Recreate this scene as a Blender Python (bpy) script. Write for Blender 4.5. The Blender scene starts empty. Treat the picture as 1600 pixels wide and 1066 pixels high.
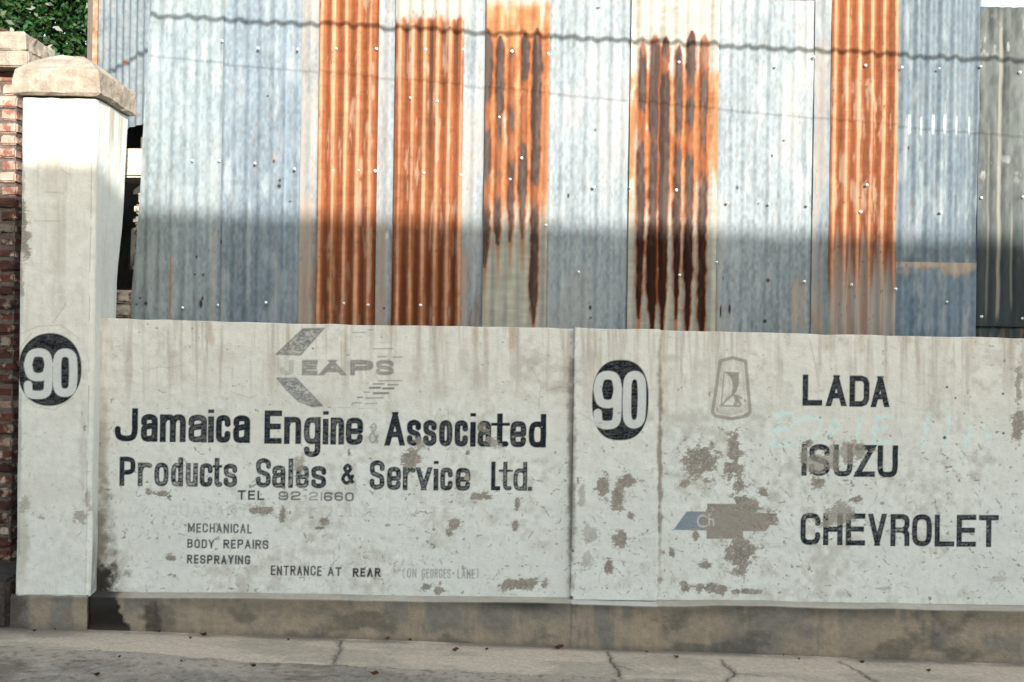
import bpy, math, random
import numpy as np
from mathutils import Vector, Matrix
random.seed(7)
R = math.radians
scene = bpy.context.scene
col = scene.collection

# ------------------------------------------------------------------ camera, sky, sun, exposure
D, F, CZ, TH = 5.3, 1452.0, 1.64, 0.0148
cam_d = bpy.data.cameras.new('camera'); cam = bpy.data.objects.new('camera', cam_d); col.objects.link(cam)
cam_d.sensor_width = 36.0; cam_d.lens = 36.0 * F / 1600.0
cam_d.clip_start = 0.05; cam_d.clip_end = 2000
cam.matrix_world = Matrix.Translation((0, -D, CZ)) @ Matrix.Rotation(R(90), 4, 'X') @ Matrix.Rotation(TH, 4, 'Z')
scene.camera = cam

TP = 0.35                       # drop of a shadow per metre of depth
AZ = R(20)                      # sun stands a little to the right behind the camera
EL = math.atan(TP * math.cos(AZ))
to_sun = Vector((math.sin(AZ) * math.cos(EL), -math.cos(AZ) * math.cos(EL), math.sin(EL)))
world = bpy.data.worlds.new("World"); scene.world = world; world.use_nodes = True
wn = world.node_tree.nodes; wl = world.node_tree.links
sky = wn.new('ShaderNodeTexSky'); sky.sky_type = 'NISHITA'; sky.sun_disc = False
sky.sun_elevation = EL; sky.sun_rotation = math.atan2(to_sun.x, to_sun.y)
sky.air_density = 1.0; sky.dust_density = 1.5
tn = wn.new('ShaderNodeVectorMath'); tn.operation = 'MULTIPLY'; tn.inputs[1].default_value = (1.04, 1.0, .86)
wl.new(sky.outputs[0], tn.inputs[0]); wl.new(tn.outputs[0], wn['Background'].inputs[0]); wn['Background'].inputs[1].default_value = 0.15
sd = bpy.data.lights.new('sun', 'SUN'); sun = bpy.data.objects.new('sun', sd); col.objects.link(sun)
sd.energy = 2.0; sd.angle = R(0.5); sd.color = (1.0, 0.95, 0.88)
sun.rotation_euler = (-to_sun).to_track_quat('-Z', 'Y').to_euler()
sun.location = (3, -8, 8)
vs = scene.view_settings
vs.view_transform = 'Standard'; vs.look = 'None'; vs.gamma = 1; vs.exposure = 2.1; vs.use_curve_mapping = False

# ------------------------------------------------------------------ helpers
CT, ST = math.cos(TH), math.sin(TH)
def world_at(px, py, Y=0.0):
    """photo coordinate -> point on the vertical plane y = Y"""
    dx, dy = px - 800.0, py - 533.0
    xr = dx * CT + dy * ST; yr = dy * CT - dx * ST
    return xr * (D + Y) / F, CZ - yr * (D + Y) / F
def photo_at(X, Z, Y=0.0):
    xr = X * F / (D + Y); yr = (CZ - Z) * F / (D + Y)
    return 800 + xr * CT - yr * ST, 533 + yr * CT + xr * ST
def ground_z(x): return -0.07 - 0.023 * x
def ground_at(px, py):
    dx, dy = px - 800.0, py - 533.0
    xr = dx * CT + dy * ST; yr = dy * CT - dx * ST
    d = 5.0
    for _ in range(8):
        d = (CZ - ground_z(xr * d / F)) * F / yr
    return xr * d / F, d - D
def rng(s): return np.random.default_rng(s)
def sm(a, b, x):
    t = np.clip((x - a) / (b - a), 0, 1); return t * t * (3 - 2 * t)
def vnoise(shape, cy, cx, seed):
    h, w = shape
    g = rng(seed).random((int(h / cy) + 3, int(w / cx) + 3)).astype(np.float32)
    oy, ox = rng(seed + 999).random(2)
    y = np.arange(h, dtype=np.float32) / cy + oy; x = np.arange(w, dtype=np.float32) / cx + ox
    iy = y.astype(int); ix = x.astype(int); fy = y - iy; fx = x - ix
    fy = fy * fy * (3 - 2 * fy); fx = fx * fx * (3 - 2 * fx)
    rows = g[iy] * (1 - fy)[:, None] + g[iy + 1] * fy[:, None]
    return rows[:, ix] * (1 - fx) + rows[:, ix + 1] * fx
def fbm(shape, cy, cx, seed, octv=4, gain=0.55):
    out = np.zeros(shape, np.float32); a = 1.0; tot = 0
    for o in range(octv):
        if cy < 0.7 or cx < 0.7: break
        out += a * vnoise(shape, max(cy, .8), max(cx, .8), seed + o * 17); tot += a; a *= gain; cy /= 2.03; cx /= 2.03
    return out / tot
def mix(c, d, m):
    m = m[..., None] if getattr(m, 'ndim', 0) else m
    return c * (1 - m) + np.asarray(d, np.float32) * m

def tag(o, label=None, cat=None, group=None, kind=None):
    if label: o['label'] = label
    if cat: o['category'] = cat
    if group: o['group'] = group
    if kind: o['kind'] = kind
    return o
def empty(name, loc, label, cat, group=None):
    o = bpy.data.objects.new(name, None); o.location = loc; o.empty_display_size = .1
    col.objects.link(o); return tag(o, label, cat, group)
def link(name, me, mat, parent=None, label=None, kind=None):
    o = bpy.data.objects.new(name, me); col.objects.link(o)
    if mat and not me.materials: me.materials.append(mat)
    if parent is not None:
        o.parent = parent
        if parent.parent is None: o.matrix_parent_inverse = Matrix.Translation(parent.location).inverted()
    if label: o['label'] = label
    if kind: o['kind'] = kind
    return o
def mesh_np(name, V, Q, C=None, smooth=False):
    me = bpy.data.meshes.new(name)
    me.vertices.add(len(V)); me.vertices.foreach_set('co', np.ascontiguousarray(V, np.float32).ravel())
    me.loops.add(Q.size); me.loops.foreach_set('vertex_index', np.ascontiguousarray(Q, np.int32).ravel())
    k = Q.shape[1]
    me.polygons.add(len(Q)); me.polygons.foreach_set('loop_start', np.arange(0, Q.size, k, dtype=np.int32))
    if smooth: me.polygons.foreach_set('use_smooth', np.ones(len(Q), bool))
    me.update(calc_edges=True)
    if C is not None:
        a = me.color_attributes.new('tint', 'FLOAT_COLOR', 'POINT')
        a.data.foreach_set('color', np.ascontiguousarray(C, np.float32).ravel())
    me.validate()
    return me
def grid_faces(ny, nx):
    i = np.arange(ny * nx, dtype=np.int32).reshape(ny, nx)
    return np.stack([i[:-1, :-1], i[:-1, 1:], i[1:, 1:], i[1:, :-1]], -1)    # (ny-1, nx-1, 4)
def sub_mesh(name, P, C, Q, smooth):
    used = np.unique(Q); remap = np.zeros(len(P), np.int32); remap[used] = np.arange(len(used))
    return mesh_np(name, P[used], remap[Q], C[used], smooth)
def mesh_py(name, v, f):
    me = bpy.data.meshes.new(name); me.from_pydata([tuple(p) for p in v], [], [tuple(q) for q in f]); me.update(); return me
BF = [(0, 3, 2, 1), (4, 5, 6, 7), (0, 1, 5, 4), (1, 2, 6, 5), (2, 3, 7, 6), (3, 0, 4, 7)]
def box_me(name, x0, x1, y0, y1, z0, z1, jit=0, bev=0.0):
    v = [(x0, y0, z0), (x1, y0, z0), (x1, y1, z0), (x0, y1, z0), (x0, y0, z1), (x1, y0, z1), (x1, y1, z1), (x0, y1, z1)]
    v = [tuple(c + random.uniform(-jit, jit) for c in p) for p in v]
    me = mesh_py(name, v, BF)
    if bev:
        import bmesh
        bm = bmesh.new(); bm.from_mesh(me)
        bmesh.ops.bevel(bm, geom=bm.edges[:], offset=bev, segments=2, affect='EDGES'); bm.to_mesh(me); bm.free()
    return me
def tube_me(name, pts, rad, n=8):
    V = []; Fc = []
    for i, p in enumerate(pts):
        p = Vector(p); a = Vector(pts[max(0, i - 1)]); b = Vector(pts[min(len(pts) - 1, i + 1)])
        t = (b - a).normalized(); s = t.cross(Vector((0, 0, 1)));
        if s.length < 1e-3: s = Vector((1, 0, 0))
        s.normalize(); u = s.cross(t); r = rad[i] if hasattr(rad, '__len__') else rad
        for k in range(n):
            an = 2 * math.pi * k / n; V.append(p + (s * math.cos(an) + u * math.sin(an)) * r)
    for i in range(len(pts) - 1):
        for k in range(n):
            Fc.append((i * n + k, i * n + (k + 1) % n, (i + 1) * n + (k + 1) % n, (i + 1) * n + k))
    Fc.append(tuple(range(n))[::-1]); Fc.append(tuple(range((len(pts) - 1) * n, len(pts) * n)))
    me = mesh_py(name, V, Fc)
    for p in me.polygons: p.use_smooth = True
    return me

# ------------------------------------------------------------------ materials
def mat_new(name):
    m = bpy.data.materials.new(name); m.use_nodes = True; nt = m.node_tree
    return m, nt, nt.nodes['Principled BSDF']
def N(nt, t, **kw):
    n = nt.nodes.new(t)
    for k, v in kw.items():
        if k.startswith('i_'): n.inputs[k[2:].replace('_', ' ')].default_value = v
        else: setattr(n, k, v)
    return n
def bump_chain(nt, bsdf, specs, dist):
    """sum of noises -> bump; specs: (scale, detail, weight)"""
    tc = N(nt, 'ShaderNodeNewGeometry'); prev = None
    for sc, de, w in specs:
        n = N(nt, 'ShaderNodeTexNoise'); n.inputs['Scale'].default_value = sc; n.inputs['Detail'].default_value = de
        nt.links.new(tc.outputs['Position'], n.inputs['Vector'])
        m = N(nt, 'ShaderNodeMath', operation='MULTIPLY'); nt.links.new(n.outputs['Fac'], m.inputs[0]); m.inputs[1].default_value = w
        if prev is None: prev = m
        else:
            a = N(nt, 'ShaderNodeMath', operation='ADD'); nt.links.new(prev.outputs[0], a.inputs[0]); nt.links.new(m.outputs[0], a.inputs[1]); prev = a
    b = N(nt, 'ShaderNodeBump'); b.inputs['Distance'].default_value = dist; b.inputs['Strength'].default_value = 1.0
    nt.links.new(prev.outputs[0], b.inputs['Height']); nt.links.new(b.outputs[0], bsdf.inputs['Normal'])
    return prev
def attr_mat(name, rough, vary, scale, specs, dist, metal=0.0, stretch=None, spec=0.5):
    m, nt, b = mat_new(name)
    at = N(nt, 'ShaderNodeAttribute', attribute_name='tint')
    g = N(nt, 'ShaderNodeNewGeometry'); mp = N(nt, 'ShaderNodeMapping')
    if stretch: mp.inputs['Scale'].default_value = stretch
    nt.links.new(g.outputs['Position'], mp.inputs['Vector'])
    n = N(nt, 'ShaderNodeTexNoise'); n.inputs['Scale'].default_value = scale; n.inputs['Detail'].default_value = 5
    n.inputs['Roughness'].default_value = 0.7
    nt.links.new(mp.outputs[0], n.inputs['Vector'])
    mr = N(nt, 'ShaderNodeMapRange'); mr.inputs['From Min'].default_value = .25; mr.inputs['From Max'].default_value = .75
    mr.inputs['To Min'].default_value = 1 - vary; mr.inputs['To Max'].default_value = 1 + vary
    nt.links.new(n.outputs['Fac'], mr.inputs['Value'])
    mx = N(nt, 'ShaderNodeVectorMath', operation='SCALE')
    nt.links.new(at.outputs['Color'], mx.inputs[0]); nt.links.new(mr.outputs[0], mx.inputs['Scale'])
    nt.links.new(mx.outputs[0], b.inputs['Base Color'])
    b.inputs['Roughness'].default_value = rough; b.inputs['Specular IOR Level'].default_value = spec
    if metal:
        mm = N(nt, 'ShaderNodeMath', operation='MULTIPLY'); nt.links.new(at.outputs['Alpha'], mm.inputs[0]); mm.inputs[1].default_value = metal
        nt.links.new(mm.outputs[0], b.inputs['Metallic'])
        rr = N(nt, 'ShaderNodeMapRange'); rr.inputs['To Min'].default_value = .92; rr.inputs['To Max'].default_value = rough
        nt.links.new(at.outputs['Alpha'], rr.inputs['Value']); nt.links.new(rr.outputs[0], b.inputs['Roughness'])
    bump_chain(nt, b, specs, dist)
    return m
def blotch_mat(name, c1, c2, scale, rough=.9, c3=None, s3=30, bump=((40, 6, 1),), dist=.004, rnd=0.0, stretch=None, contrast=.2):
    m, nt, b = mat_new(name)
    g = N(nt, 'ShaderNodeNewGeometry'); mp = N(nt, 'ShaderNodeMapping')
    if stretch: mp.inputs['Scale'].default_value = stretch
    nt.links.new(g.outputs['Position'], mp.inputs['Vector'])
    n = N(nt, 'ShaderNodeTexNoise'); n.inputs['Scale'].default_value = scale; n.inputs['Detail'].default_value = 6; n.inputs['Roughness'].default_value = .65
    nt.links.new(mp.outputs[0], n.inputs['Vector'])
    cr = N(nt, 'ShaderNodeValToRGB'); cr.color_ramp.elements[0].position = .5 - contrast; cr.color_ramp.elements[1].position = .5 + contrast
    cr.color_ramp.elements[0].color = (*c1, 1); cr.color_ramp.elements[1].color = (*c2, 1)
    nt.links.new(n.outputs['Fac'], cr.inputs[0]); out = cr.outputs[0]
    if c3:
        n2 = N(nt, 'ShaderNodeTexNoise'); n2.inputs['Scale'].default_value = s3; n2.inputs['Detail'].default_value = 6
        nt.links.new(g.outputs['Position'], n2.inputs['Vector'])
        c = N(nt, 'ShaderNodeValToRGB'); c.color_ramp.elements[0].position = .53; c.color_ramp.elements[1].position = .62
        nt.links.new(n2.outputs['Fac'], c.inputs[0])
        x = N(nt, 'ShaderNodeMixRGB'); nt.links.new(c.outputs[0], x.inputs[0]); nt.links.new(out, x.inputs[1]); x.inputs[2].default_value = (*c3, 1); out = x.outputs[0]
    if rnd:
        oi = N(nt, 'ShaderNodeObjectInfo'); hs = N(nt, 'ShaderNodeHueSaturation')
        mr = N(nt, 'ShaderNodeMapRange'); mr.inputs['To Min'].default_value = 1 - rnd; mr.inputs['To Max'].default_value = 1 + rnd
        nt.links.new(oi.outputs['Random'], mr.inputs[0]); nt.links.new(mr.outputs[0], hs.inputs['Value']); nt.links.new(out, hs.inputs['Color']); out = hs.outputs[0]
    nt.links.new(out, b.inputs['Base Color']); b.inputs['Roughness'].default_value = rough
    bump_chain(nt, b, bump, dist)
    return m
M = {}
M['plaster'] = attr_mat('painted_plaster', .9, .07, 26, ((14, 5, 1), (90, 4, .25)), .006, spec=.08)
M['concrete'] = attr_mat('plinth_concrete', .92, .14, 30, ((22, 6, 1), (150, 3, .4)), .008, spec=.2)
M['sheet'] = attr_mat('weathered_sheet_metal', .62, .10, 30, ((30, 4, 1),), .0005, metal=.2, stretch=(1, 1, .25), spec=.12)
M['pave'] = attr_mat('pavement_concrete', .93, .22, 60, ((40, 6, 1), (220, 3, .5)), .006, spec=.2)
M['asphalt'] = attr_mat('worn_asphalt', .9, .35, 130, ((120, 4, 1), (300, 3, .5)), .012, spec=.25)
M['plain_plaster'] = blotch_mat('plain_plaster', (.50, .49, .45), (.62, .62, .58), 3)
M['cap'] = blotch_mat('cap_concrete', (.19, .15, .11), (.40, .345, .28), 9, c3=(.24, .20, .16), s3=14, bump=((25, 6, 1), (90, 4, .4)), dist=.010)
M['brick'] = blotch_mat('old_brick', (.022, .011, .009), (.13, .036, .022), 14, c3=(.30, .25, .20), s3=15, bump=((40, 6, 1),), dist=.012, rnd=.45)
M['brick_pale'] = blotch_mat('pale_brick', (.24, .13, .09), (.42, .33, .27), 12, c3=(.22, .09, .06), s3=15, bump=((40, 6, 1),), dist=.012, rnd=.2)
M['mortar'] = blotch_mat('dark_mortar', (.06, .045, .038), (.15, .12, .10), 20, bump=((50, 6, 1),), dist=.012)
M['soot_shade'] = blotch_mat('shade_base', (.02, .016, .014), (.07, .05, .04), 12, bump=((50, 6, 1),), dist=.02)  # near black, stands in for the dark of the left recess
M['stone'] = blotch_mat('rubble_stone', (.30, .27, .23), (.55, .50, .44), 12, c3=(.16, .13, .1), s3=25, bump=((30, 6, 1),), dist=.02)
M['paleblock'] = blotch_mat('pale_block', (.50, .40, .32), (.72, .62, .52), 15, bump=((35, 6, 1),), dist=.012)
M['rustpost'] = blotch_mat('rusty_steel', (.20, .07, .03), (.45, .30, .22), 16, bump=((60, 5, 1),), dist=.003)
M['wood'] = blotch_mat('grey_timber', (.06, .05, .04), (.14, .12, .10), 12, stretch=(1, 1, .1))
M['dark'] = blotch_mat('dark_interior', (.02, .018, .016), (.05, .045, .04), 4)  # near-black walls: the unlit interior is put into their colour
M['roof'] = blotch_mat('rusty_roof', (.10, .04, .02), (.22, .10, .06), 8)
M['cable'] = blotch_mat('black_cable', (.015, .015, .015), (.03, .03, .03), 40, rough=.6)
M['far'] = blotch_mat('street_render', (.42, .38, .32), (.52, .48, .42), 2)
M['glass'] = blotch_mat('dark_window', (.03, .035, .04), (.05, .055, .06), 2, rough=.15)
M['bark'] = blotch_mat('bark', (.05, .035, .025), (.12, .09, .065), 10, stretch=(1, 1, .2), dist=.03)
M['leafd'] = blotch_mat('dry_leaf', (.045, .02, .012), (.12, .045, .025), 60, rnd=.5)
m, nt, b = mat_new('galvanised_screw'); b.inputs['Base Color'].default_value = (.85, .86, .88, 1); b.inputs['Metallic'].default_value = .35; b.inputs['Roughness'].default_value = .28; M['screw'] = m
m, nt, b = mat_new('foliage')
oi = N(nt, 'ShaderNodeAttribute', attribute_name='tint'); nt.links.new(oi.outputs['Color'], b.inputs['Base Color'])
b.inputs['Roughness'].default_value = .42
tr = N(nt, 'ShaderNodeBsdfTranslucent'); nt.links.new(oi.outputs['Color'], tr.inputs['Color'])
ms = N(nt, 'ShaderNodeMixShader'); ms.inputs[0].default_value = .25
nt.links.new(b.outputs[0], ms.inputs[1]); nt.links.new(tr.outputs[0], ms.inputs[2]); nt.links.new(ms.outputs[0], nt.nodes['Material Output'].inputs[0])
M['leaf'] = m

# ------------------------------------------------------------------ sign painter's letters (centre lines in a unit box)
def cat(pts, n=7, closed=False):
    P = [np.array(p, float) for p in pts]; out = []
    L = len(P); rngk = range(L) if closed else range(L - 1)
    for i in rngk:
        p0 = P[(i - 1) % L] if (closed or i) else P[0]; p1 = P[i]; p2 = P[(i + 1) % L]
        p3 = P[(i + 2) % L] if (closed or i + 2 < L) else P[-1]
        for k in range(n):
            t = k / n
            out.append(.5 * ((2 * p1) + (p2 - p0) * t + (2 * p0 - 5 * p1 + 4 * p2 - p3) * t * t + (3 * p1 - p0 - 3 * p2 + p3) * t ** 3))
    out.append(P[0] if closed else P[-1])
    return [tuple(q) for q in out]
def L_(*p): return ('l', list(p))
def C_(*p): return ('c', cat(p))
def ring(y0, y1, k=.3):
    h = y1 - y0; k = k * h if h < 1.2 else k
    return ('c', cat([(0, y0 + k), (.14, y0 + .22 * k), (.5, y0), (.86, y0 + .22 * k), (1, y0 + k), (1, y1 - k), (.86, y1 - .22 * k), (.5, y1), (.14, y1 - .22 * k), (0, y1 - k)], closed=True))
G = {
 'A': [L_((0, 0), (.5, 1), (1, 0)), ('b', [(.18, .3), (.82, .3)])],
 'B': [L_((0, 0), (0, 1)), C_((0, 1), (.5, 1), (.88, .93), (.92, .75), (.85, .57), (.5, .52), (0, .52)), C_((0, .52), (.55, .52), (.95, .44), (1, .26), (.93, .06), (.55, 0), (0, 0))],
 'C': [('c', cat([(1, .7), (1, .82), (.86, .96), (.5, 1), (.14, .96), (0, .8), (0, .5), (0, .2), (.14, .04), (.5, 0), (.86, .04), (1, .18), (1, .3)]))],
 'D': [L_((0, 0), (0, 1)), ('c', [(0, 1), (.65, 1), (.88, .95), (1, .8), (1, .2), (.88, .05), (.65, 0), (0, 0)])],
 'E': [L_((1, 1), (0, 1), (0, 0), (1, 0)), L_((0, .52), (.92, .52))],
 'G': [('c', cat([(1, .75), (.9, .95), (.5, 1), (.1, .95), (0, .75), (0, .5), (0, .25), (.1, .05), (.5, 0), (.9, .05), (1, .25), (1, .45)])), ('b', [(.5, .45), (1, .45)])],
 'H': [L_((0, 0), (0, 1)), L_((1, 0), (1, 1)), ('b', [(0, .5), (1, .5)])],
 'I': [L_((.5, 0), (.5, 1))],
 'J': [('l', [(1, 1), (1, .6)]), ('c', cat([(1, .65), (1, .3), (.88, .06), (.5, 0), (.12, .06), (0, .22), (0, .36)]))],
 'L': [L_((0, 1), (0, 0), (1, 0))],
 'M': [L_((0, 0), (0, 1), (.5, .25), (1, 1), (1, 0))],
 'N': [L_((0, 0), (0, 1), (1, 0), (1, 1))],
 'O': [ring(0, 1, .26)],
 'P': [L_((0, 0), (0, 1)), C_((0, 1), (.55, 1), (.93, .93), (1, .74), (.93, .53), (.55, .46), (0, .46))],
 'R': [L_((0, 0), (0, 1)), C_((0, 1), (.55, 1), (.93, .94), (1, .76), (.93, .57), (.55, .5), (0, .5)), L_((.45, .5), (1, 0))],
 'r2': [L_((0, 0), (0, 1)), ('c', [(0, 1), (.7, 1), (.93, .95), (1, .85), (1, .68), (.9, .55), (.7, .5), (0, .5)]), ('c', [(.6, .52), (.95, .4), (1, .25)]), L_((1, .3), (1, 0))],
 'S': [C_((1, .74), (.95, .92), (.5, 1), (.05, .92), (0, .75), (.1, .58), (.5, .5), (.9, .42), (1, .25), (.94, .08), (.5, 0), (.05, .08), (0, .27))],
 'T': [L_((0, 1), (1, 1)), L_((.5, 1), (.5, 0))],
 'U': [L_((0, 1), (0, .6)), L_((1, 1), (1, .6)), ('c', cat([(0, .65), (0, .28), (.12, .05), (.5, 0), (.88, .05), (1, .28), (1, .65)]))],
 'V': [L_((0, 1), (.5, 0), (1, 1))],
 'Y': [L_((0, 1), (.5, .45), (1, 1)), L_((.5, .45), (.5, 0))],
 'Z': [L_((0, 1), (1, 1), (0, 0), (1, 0))],
 'a': [('c', cat([(0, .72), (.06, .93), (.5, 1), (.94, .93), (1, .72), (1, .3)])), L_((1, .6), (1, 0)), ('c', cat([(1, .6), (.5, .58), (.06, .5), (0, .28), (.06, .06), (.42, 0), (.85, .06), (1, .22)]))],
 'c': [('c', cat([(1, .7), (.92, .94), (.5, 1), (.08, .94), (0, .7), (0, .3), (.08, .06), (.5, 0), (.92, .06), (1, .3)]))],
 'd': [L_((1, 0), (1, 'A')), ring(0, 1, .3)],
 'e': [('b', [(0, .5), (1, .5)]), ('c', cat([(1, .5), (1, .74), (.9, .95), (.5, 1), (.1, .95), (0, .72), (0, .28), (.1, .05), (.5, 0), (.9, .05), (1, .26)]))],
 'g': [ring(0, 1, .3), L_((1, 1), (1, 0)), ('c', cat([(1, .1), (1, -.35), (.9, -.54), (.5, -.6), (.1, -.54), (0, -.35)]))],
 'i': [L_((.5, 0), (.5, .93)), ('d', (.5, 'A'))],
 'l': [L_((.5, 0), (.5, 'A'))],
 'm': [L_((0, 0), (0, 1)), ('c', cat([(0, .75), (.12, .95), (.28, 1), (.45, .95), (.5, .72), (.5, .3)])), L_((.5, .5), (.5, 0)), ('c', cat([(.5, .75), (.62, .95), (.78, 1), (.95, .95), (1, .72), (1, .3)])), L_((1, .5), (1, 0))],
 'n': [L_((0, 0), (0, 1)), ('c', cat([(0, .72), (.2, .95), (.55, 1), (.92, .95), (1, .7), (1, .3)])), L_((1, .5), (1, 0))],
 'o': [ring(0, 1, .3)],
 'r': [L_((0, 0), (0, 1)), ('c', cat([(0, .68), (.22, .92), (.6, 1), (1, .95)]))],
 't': [L_((.38, 'A'), (.38, .4)), ('c', cat([(.38, .45), (.38, .15), (.6, .01), (1, .02)])), ('b2', [(-.45, .97), (1.35, .97)])],
 'u': [L_((0, 1), (0, .6)), ('c', cat([(0, .65), (0, .28), (.1, .05), (.45, 0), (.85, .06), (1, .25)])), L_((1, 0), (1, 1))],
 'v': [L_((0, 1), (.5, 0), (1, 1))],
 '0': [ring(0, 1, .24)], '1': [L_((.5, 0), (.5, 1))],
 '2': [C_((0, .72), (.08, .93), (.5, 1), (.92, .93), (1, .75), (.85, .52), (.5, .45), (.1, .35), (0, .12), (0, 0)), L_((0, 0), (1, 0))],
 '6': [ring(0, .55, .4), ('c', cat([(0, .3), (0, .75), (.1, .94), (.5, 1), (.9, .95), (1, .8)]))],
 '9': [ring(.42, 1, .42), ('c', cat([(1, .7), (1, .25), (.9, .05), (.5, 0), (.08, .05), (0, .26)]))],
 '-': [('b', [(0, .45), (1, .45)])], '.': [('d', (.5, 0))],
 '(': [C_((1, 1.1), (.2, .75), (.2, .25), (1, -.1))], ')': [C_((0, 1.1), (.8, .75), (.8, .25), (0, -.1))],
 '&': [C_((1, 0), (.3, .66), (.18, .86), (.45, 1), (.72, .86), (.6, .68), (.12, .42), (0, .2), (.3, 0), (.65, .08), (.95, .42))],
}
class Canvas:
    def __init__(s, x0, y0, x1, y1, res):
        s.x0, s.y0, s.res = x0, y0, res; s.w, s.h = int((x1 - x0) * res), int((y1 - y0) * res); s.shape = (s.h, s.w)
        s.X = (x0 + np.arange(s.w, dtype=np.float32) / res)[None, :]; s.Y = (y0 + np.arange(s.h, dtype=np.float32) / res)[:, None]
        s.id = np.zeros(s.shape, np.int16)
    def win(s, xa, ya, xb, yb):
        i0 = max(0, int((ya - s.y0) * s.res)); i1 = min(s.h, int((yb - s.y0) * s.res) + 1)
        j0 = max(0, int((xa - s.x0) * s.res)); j1 = min(s.w, int((xb - s.x0) * s.res) + 1)
        return slice(i0, max(i0, i1)), slice(j0, max(j0, j1))
    def sample(s, arr, px, py):
        fx = np.clip((px - s.x0) * s.res, 0, s.w - 1.001); fy = np.clip((py - s.y0) * s.res, 0, s.h - 1.001)
        ix = fx.astype(int); iy = fy.astype(int); fx = fx - ix; fy = fy - iy
        if arr.ndim == 3: fx = fx[..., None]; fy = fy[..., None]
        return (arr[iy, ix] * (1 - fx) + arr[iy, ix + 1] * fx) * (1 - fy) + (arr[iy + 1, ix] * (1 - fx) + arr[iy + 1, ix + 1] * fx) * fy
def seg_sd(X, Y, a, b, hw, cap):
    dx, dy = b[0] - a[0], b[1] - a[1]; l = math.hypot(dx, dy)
    if l < 1e-6: return np.hypot(X - a[0], Y - a[1]) - hw
    ux, uy = dx / l, dy / l
    t = (X - a[0]) * ux + (Y - a[1]) * uy; n = np.abs(-(X - a[0]) * uy + (Y - a[1]) * ux)
    over = np.maximum(-cap[0] - t, t - l - cap[1])
    return np.maximum(over, n - hw)
def glyph_sd(cv, ch, x0, x1, yt, yb, hw, asc=None, sw=None):
    """distance field of one letter; yt/yb: top of the letter body and baseline"""
    W, H = x1 - x0, yb - yt; hx = hw
    at = 1.0 if asc is None else (yb - asc - 2 * hw) / max(1e-3, H - 2 * hw)
    desc = .75 * H if ch == 'g' else 3
    ws = cv.win(x0 - 6, (asc if asc else yt) - 6, x1 + 6, yb + desc)
    X = cv.X[:, ws[1]]; Y = cv.Y[ws[0], :]
    X = X + TH * (Y - yb)
    sdv = np.full((ws[0].stop - ws[0].start, ws[1].stop - ws[1].start), 99., np.float32)
    def mp(p):
        u, v = p
        if v == 'A': v = at
        fx = (x0 + hx + u * (W - 2 * hx)) if W > 2 * hx else (x0 + x1) / 2
        return fx, yb - hw - v * (H - 2 * hw)
    lo = None
    for typ, d in G[ch]:
        if typ == 'd':
            c = mp(d); hh = hw * (.62 if ch == 'i' else 1); s_ = np.maximum(np.abs(X - c[0]) - hw, np.abs(Y - (c[1] - hw + hh)) - hh)
            sdv = np.minimum(sdv, s_); continue
        P = [mp(p) for p in d]
        for i in range(len(P) - 1):
            e = .0 if typ[0] in 'cb' else hw
            diag = typ == 'l' and abs(P[i][0] - P[i + 1][0]) > 1 and abs(P[i][1] - P[i + 1][1]) > 1
            if diag: e = hw * 2.2
            s_ = seg_sd(X, Y, P[i], P[i + 1], hw * (.55 if typ == 'b2' else 1.0 if not diag else .98), (e, e))
            if diag or typ == 'l':
                s_ = np.maximum(s_, np.maximum((asc if (asc and at != 1.0 and ch != 'i') else yt + (1.2 if ch == 'i' else 0)) - Y, Y - yb - (desc if ch == 'g' else 0)))
            sdv = np.minimum(sdv, s_)
            if typ == 'c' and i: sdv = np.minimum(sdv, np.hypot(X - P[i][0], Y - P[i][1]) - hw)
    return ws, sdv
def poly_sd(cv, pts):
    xs = [p[0] for p in pts]; ys = [p[1] for p in pts]
    ws = cv.win(min(xs) - 4, min(ys) - 4, max(xs) + 4, max(ys) + 4); X = cv.X[:, ws[1]] + 0 * cv.Y[ws[0], :]; Y = cv.Y[ws[0], :] + 0 * X
    inside = np.zeros(X.shape, bool); dist = np.full(X.shape, 99., np.float32)
    for i in range(len(pts)):
        a, b = pts[i], pts[(i + 1) % len(pts)]
        if a[1] != b[1]:
            c = ((a[1] > Y) != (b[1] > Y)) & (X < (b[0] - a[0]) * (Y - a[1]) / (b[1] - a[1]) + a[0]); inside ^= c
        dx, dy = b[0] - a[0], b[1] - a[1]; t = np.clip(((X - a[0]) * dx + (Y - a[1]) * dy) / (dx * dx + dy * dy), 0, 1)
        dist = np.minimum(dist, np.hypot(X - a[0] - t * dx, Y - a[1] - t * dy))
    return ws, np.where(inside, -dist, dist)
def line_sd(cv, pts, hw):
    xs = [p[0] for p in pts]; ys = [p[1] for p in pts]; ws = cv.win(min(xs) - 5, min(ys) - 5, max(xs) + 5, max(ys) + 5)
    X = cv.X[:, ws[1]]; Y = cv.Y[ws[0], :]; s_ = np.full((Y.shape[0], X.shape[1]), 99., np.float32)
    for i in range(len(pts) - 1):
        s_ = np.minimum(s_, seg_sd(X, Y, pts[i], pts[i + 1], hw, (0, 0))); s_ = np.minimum(s_, np.hypot(X - pts[i][0], Y - pts[i][1]) - hw)
    return ws, s_

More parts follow.
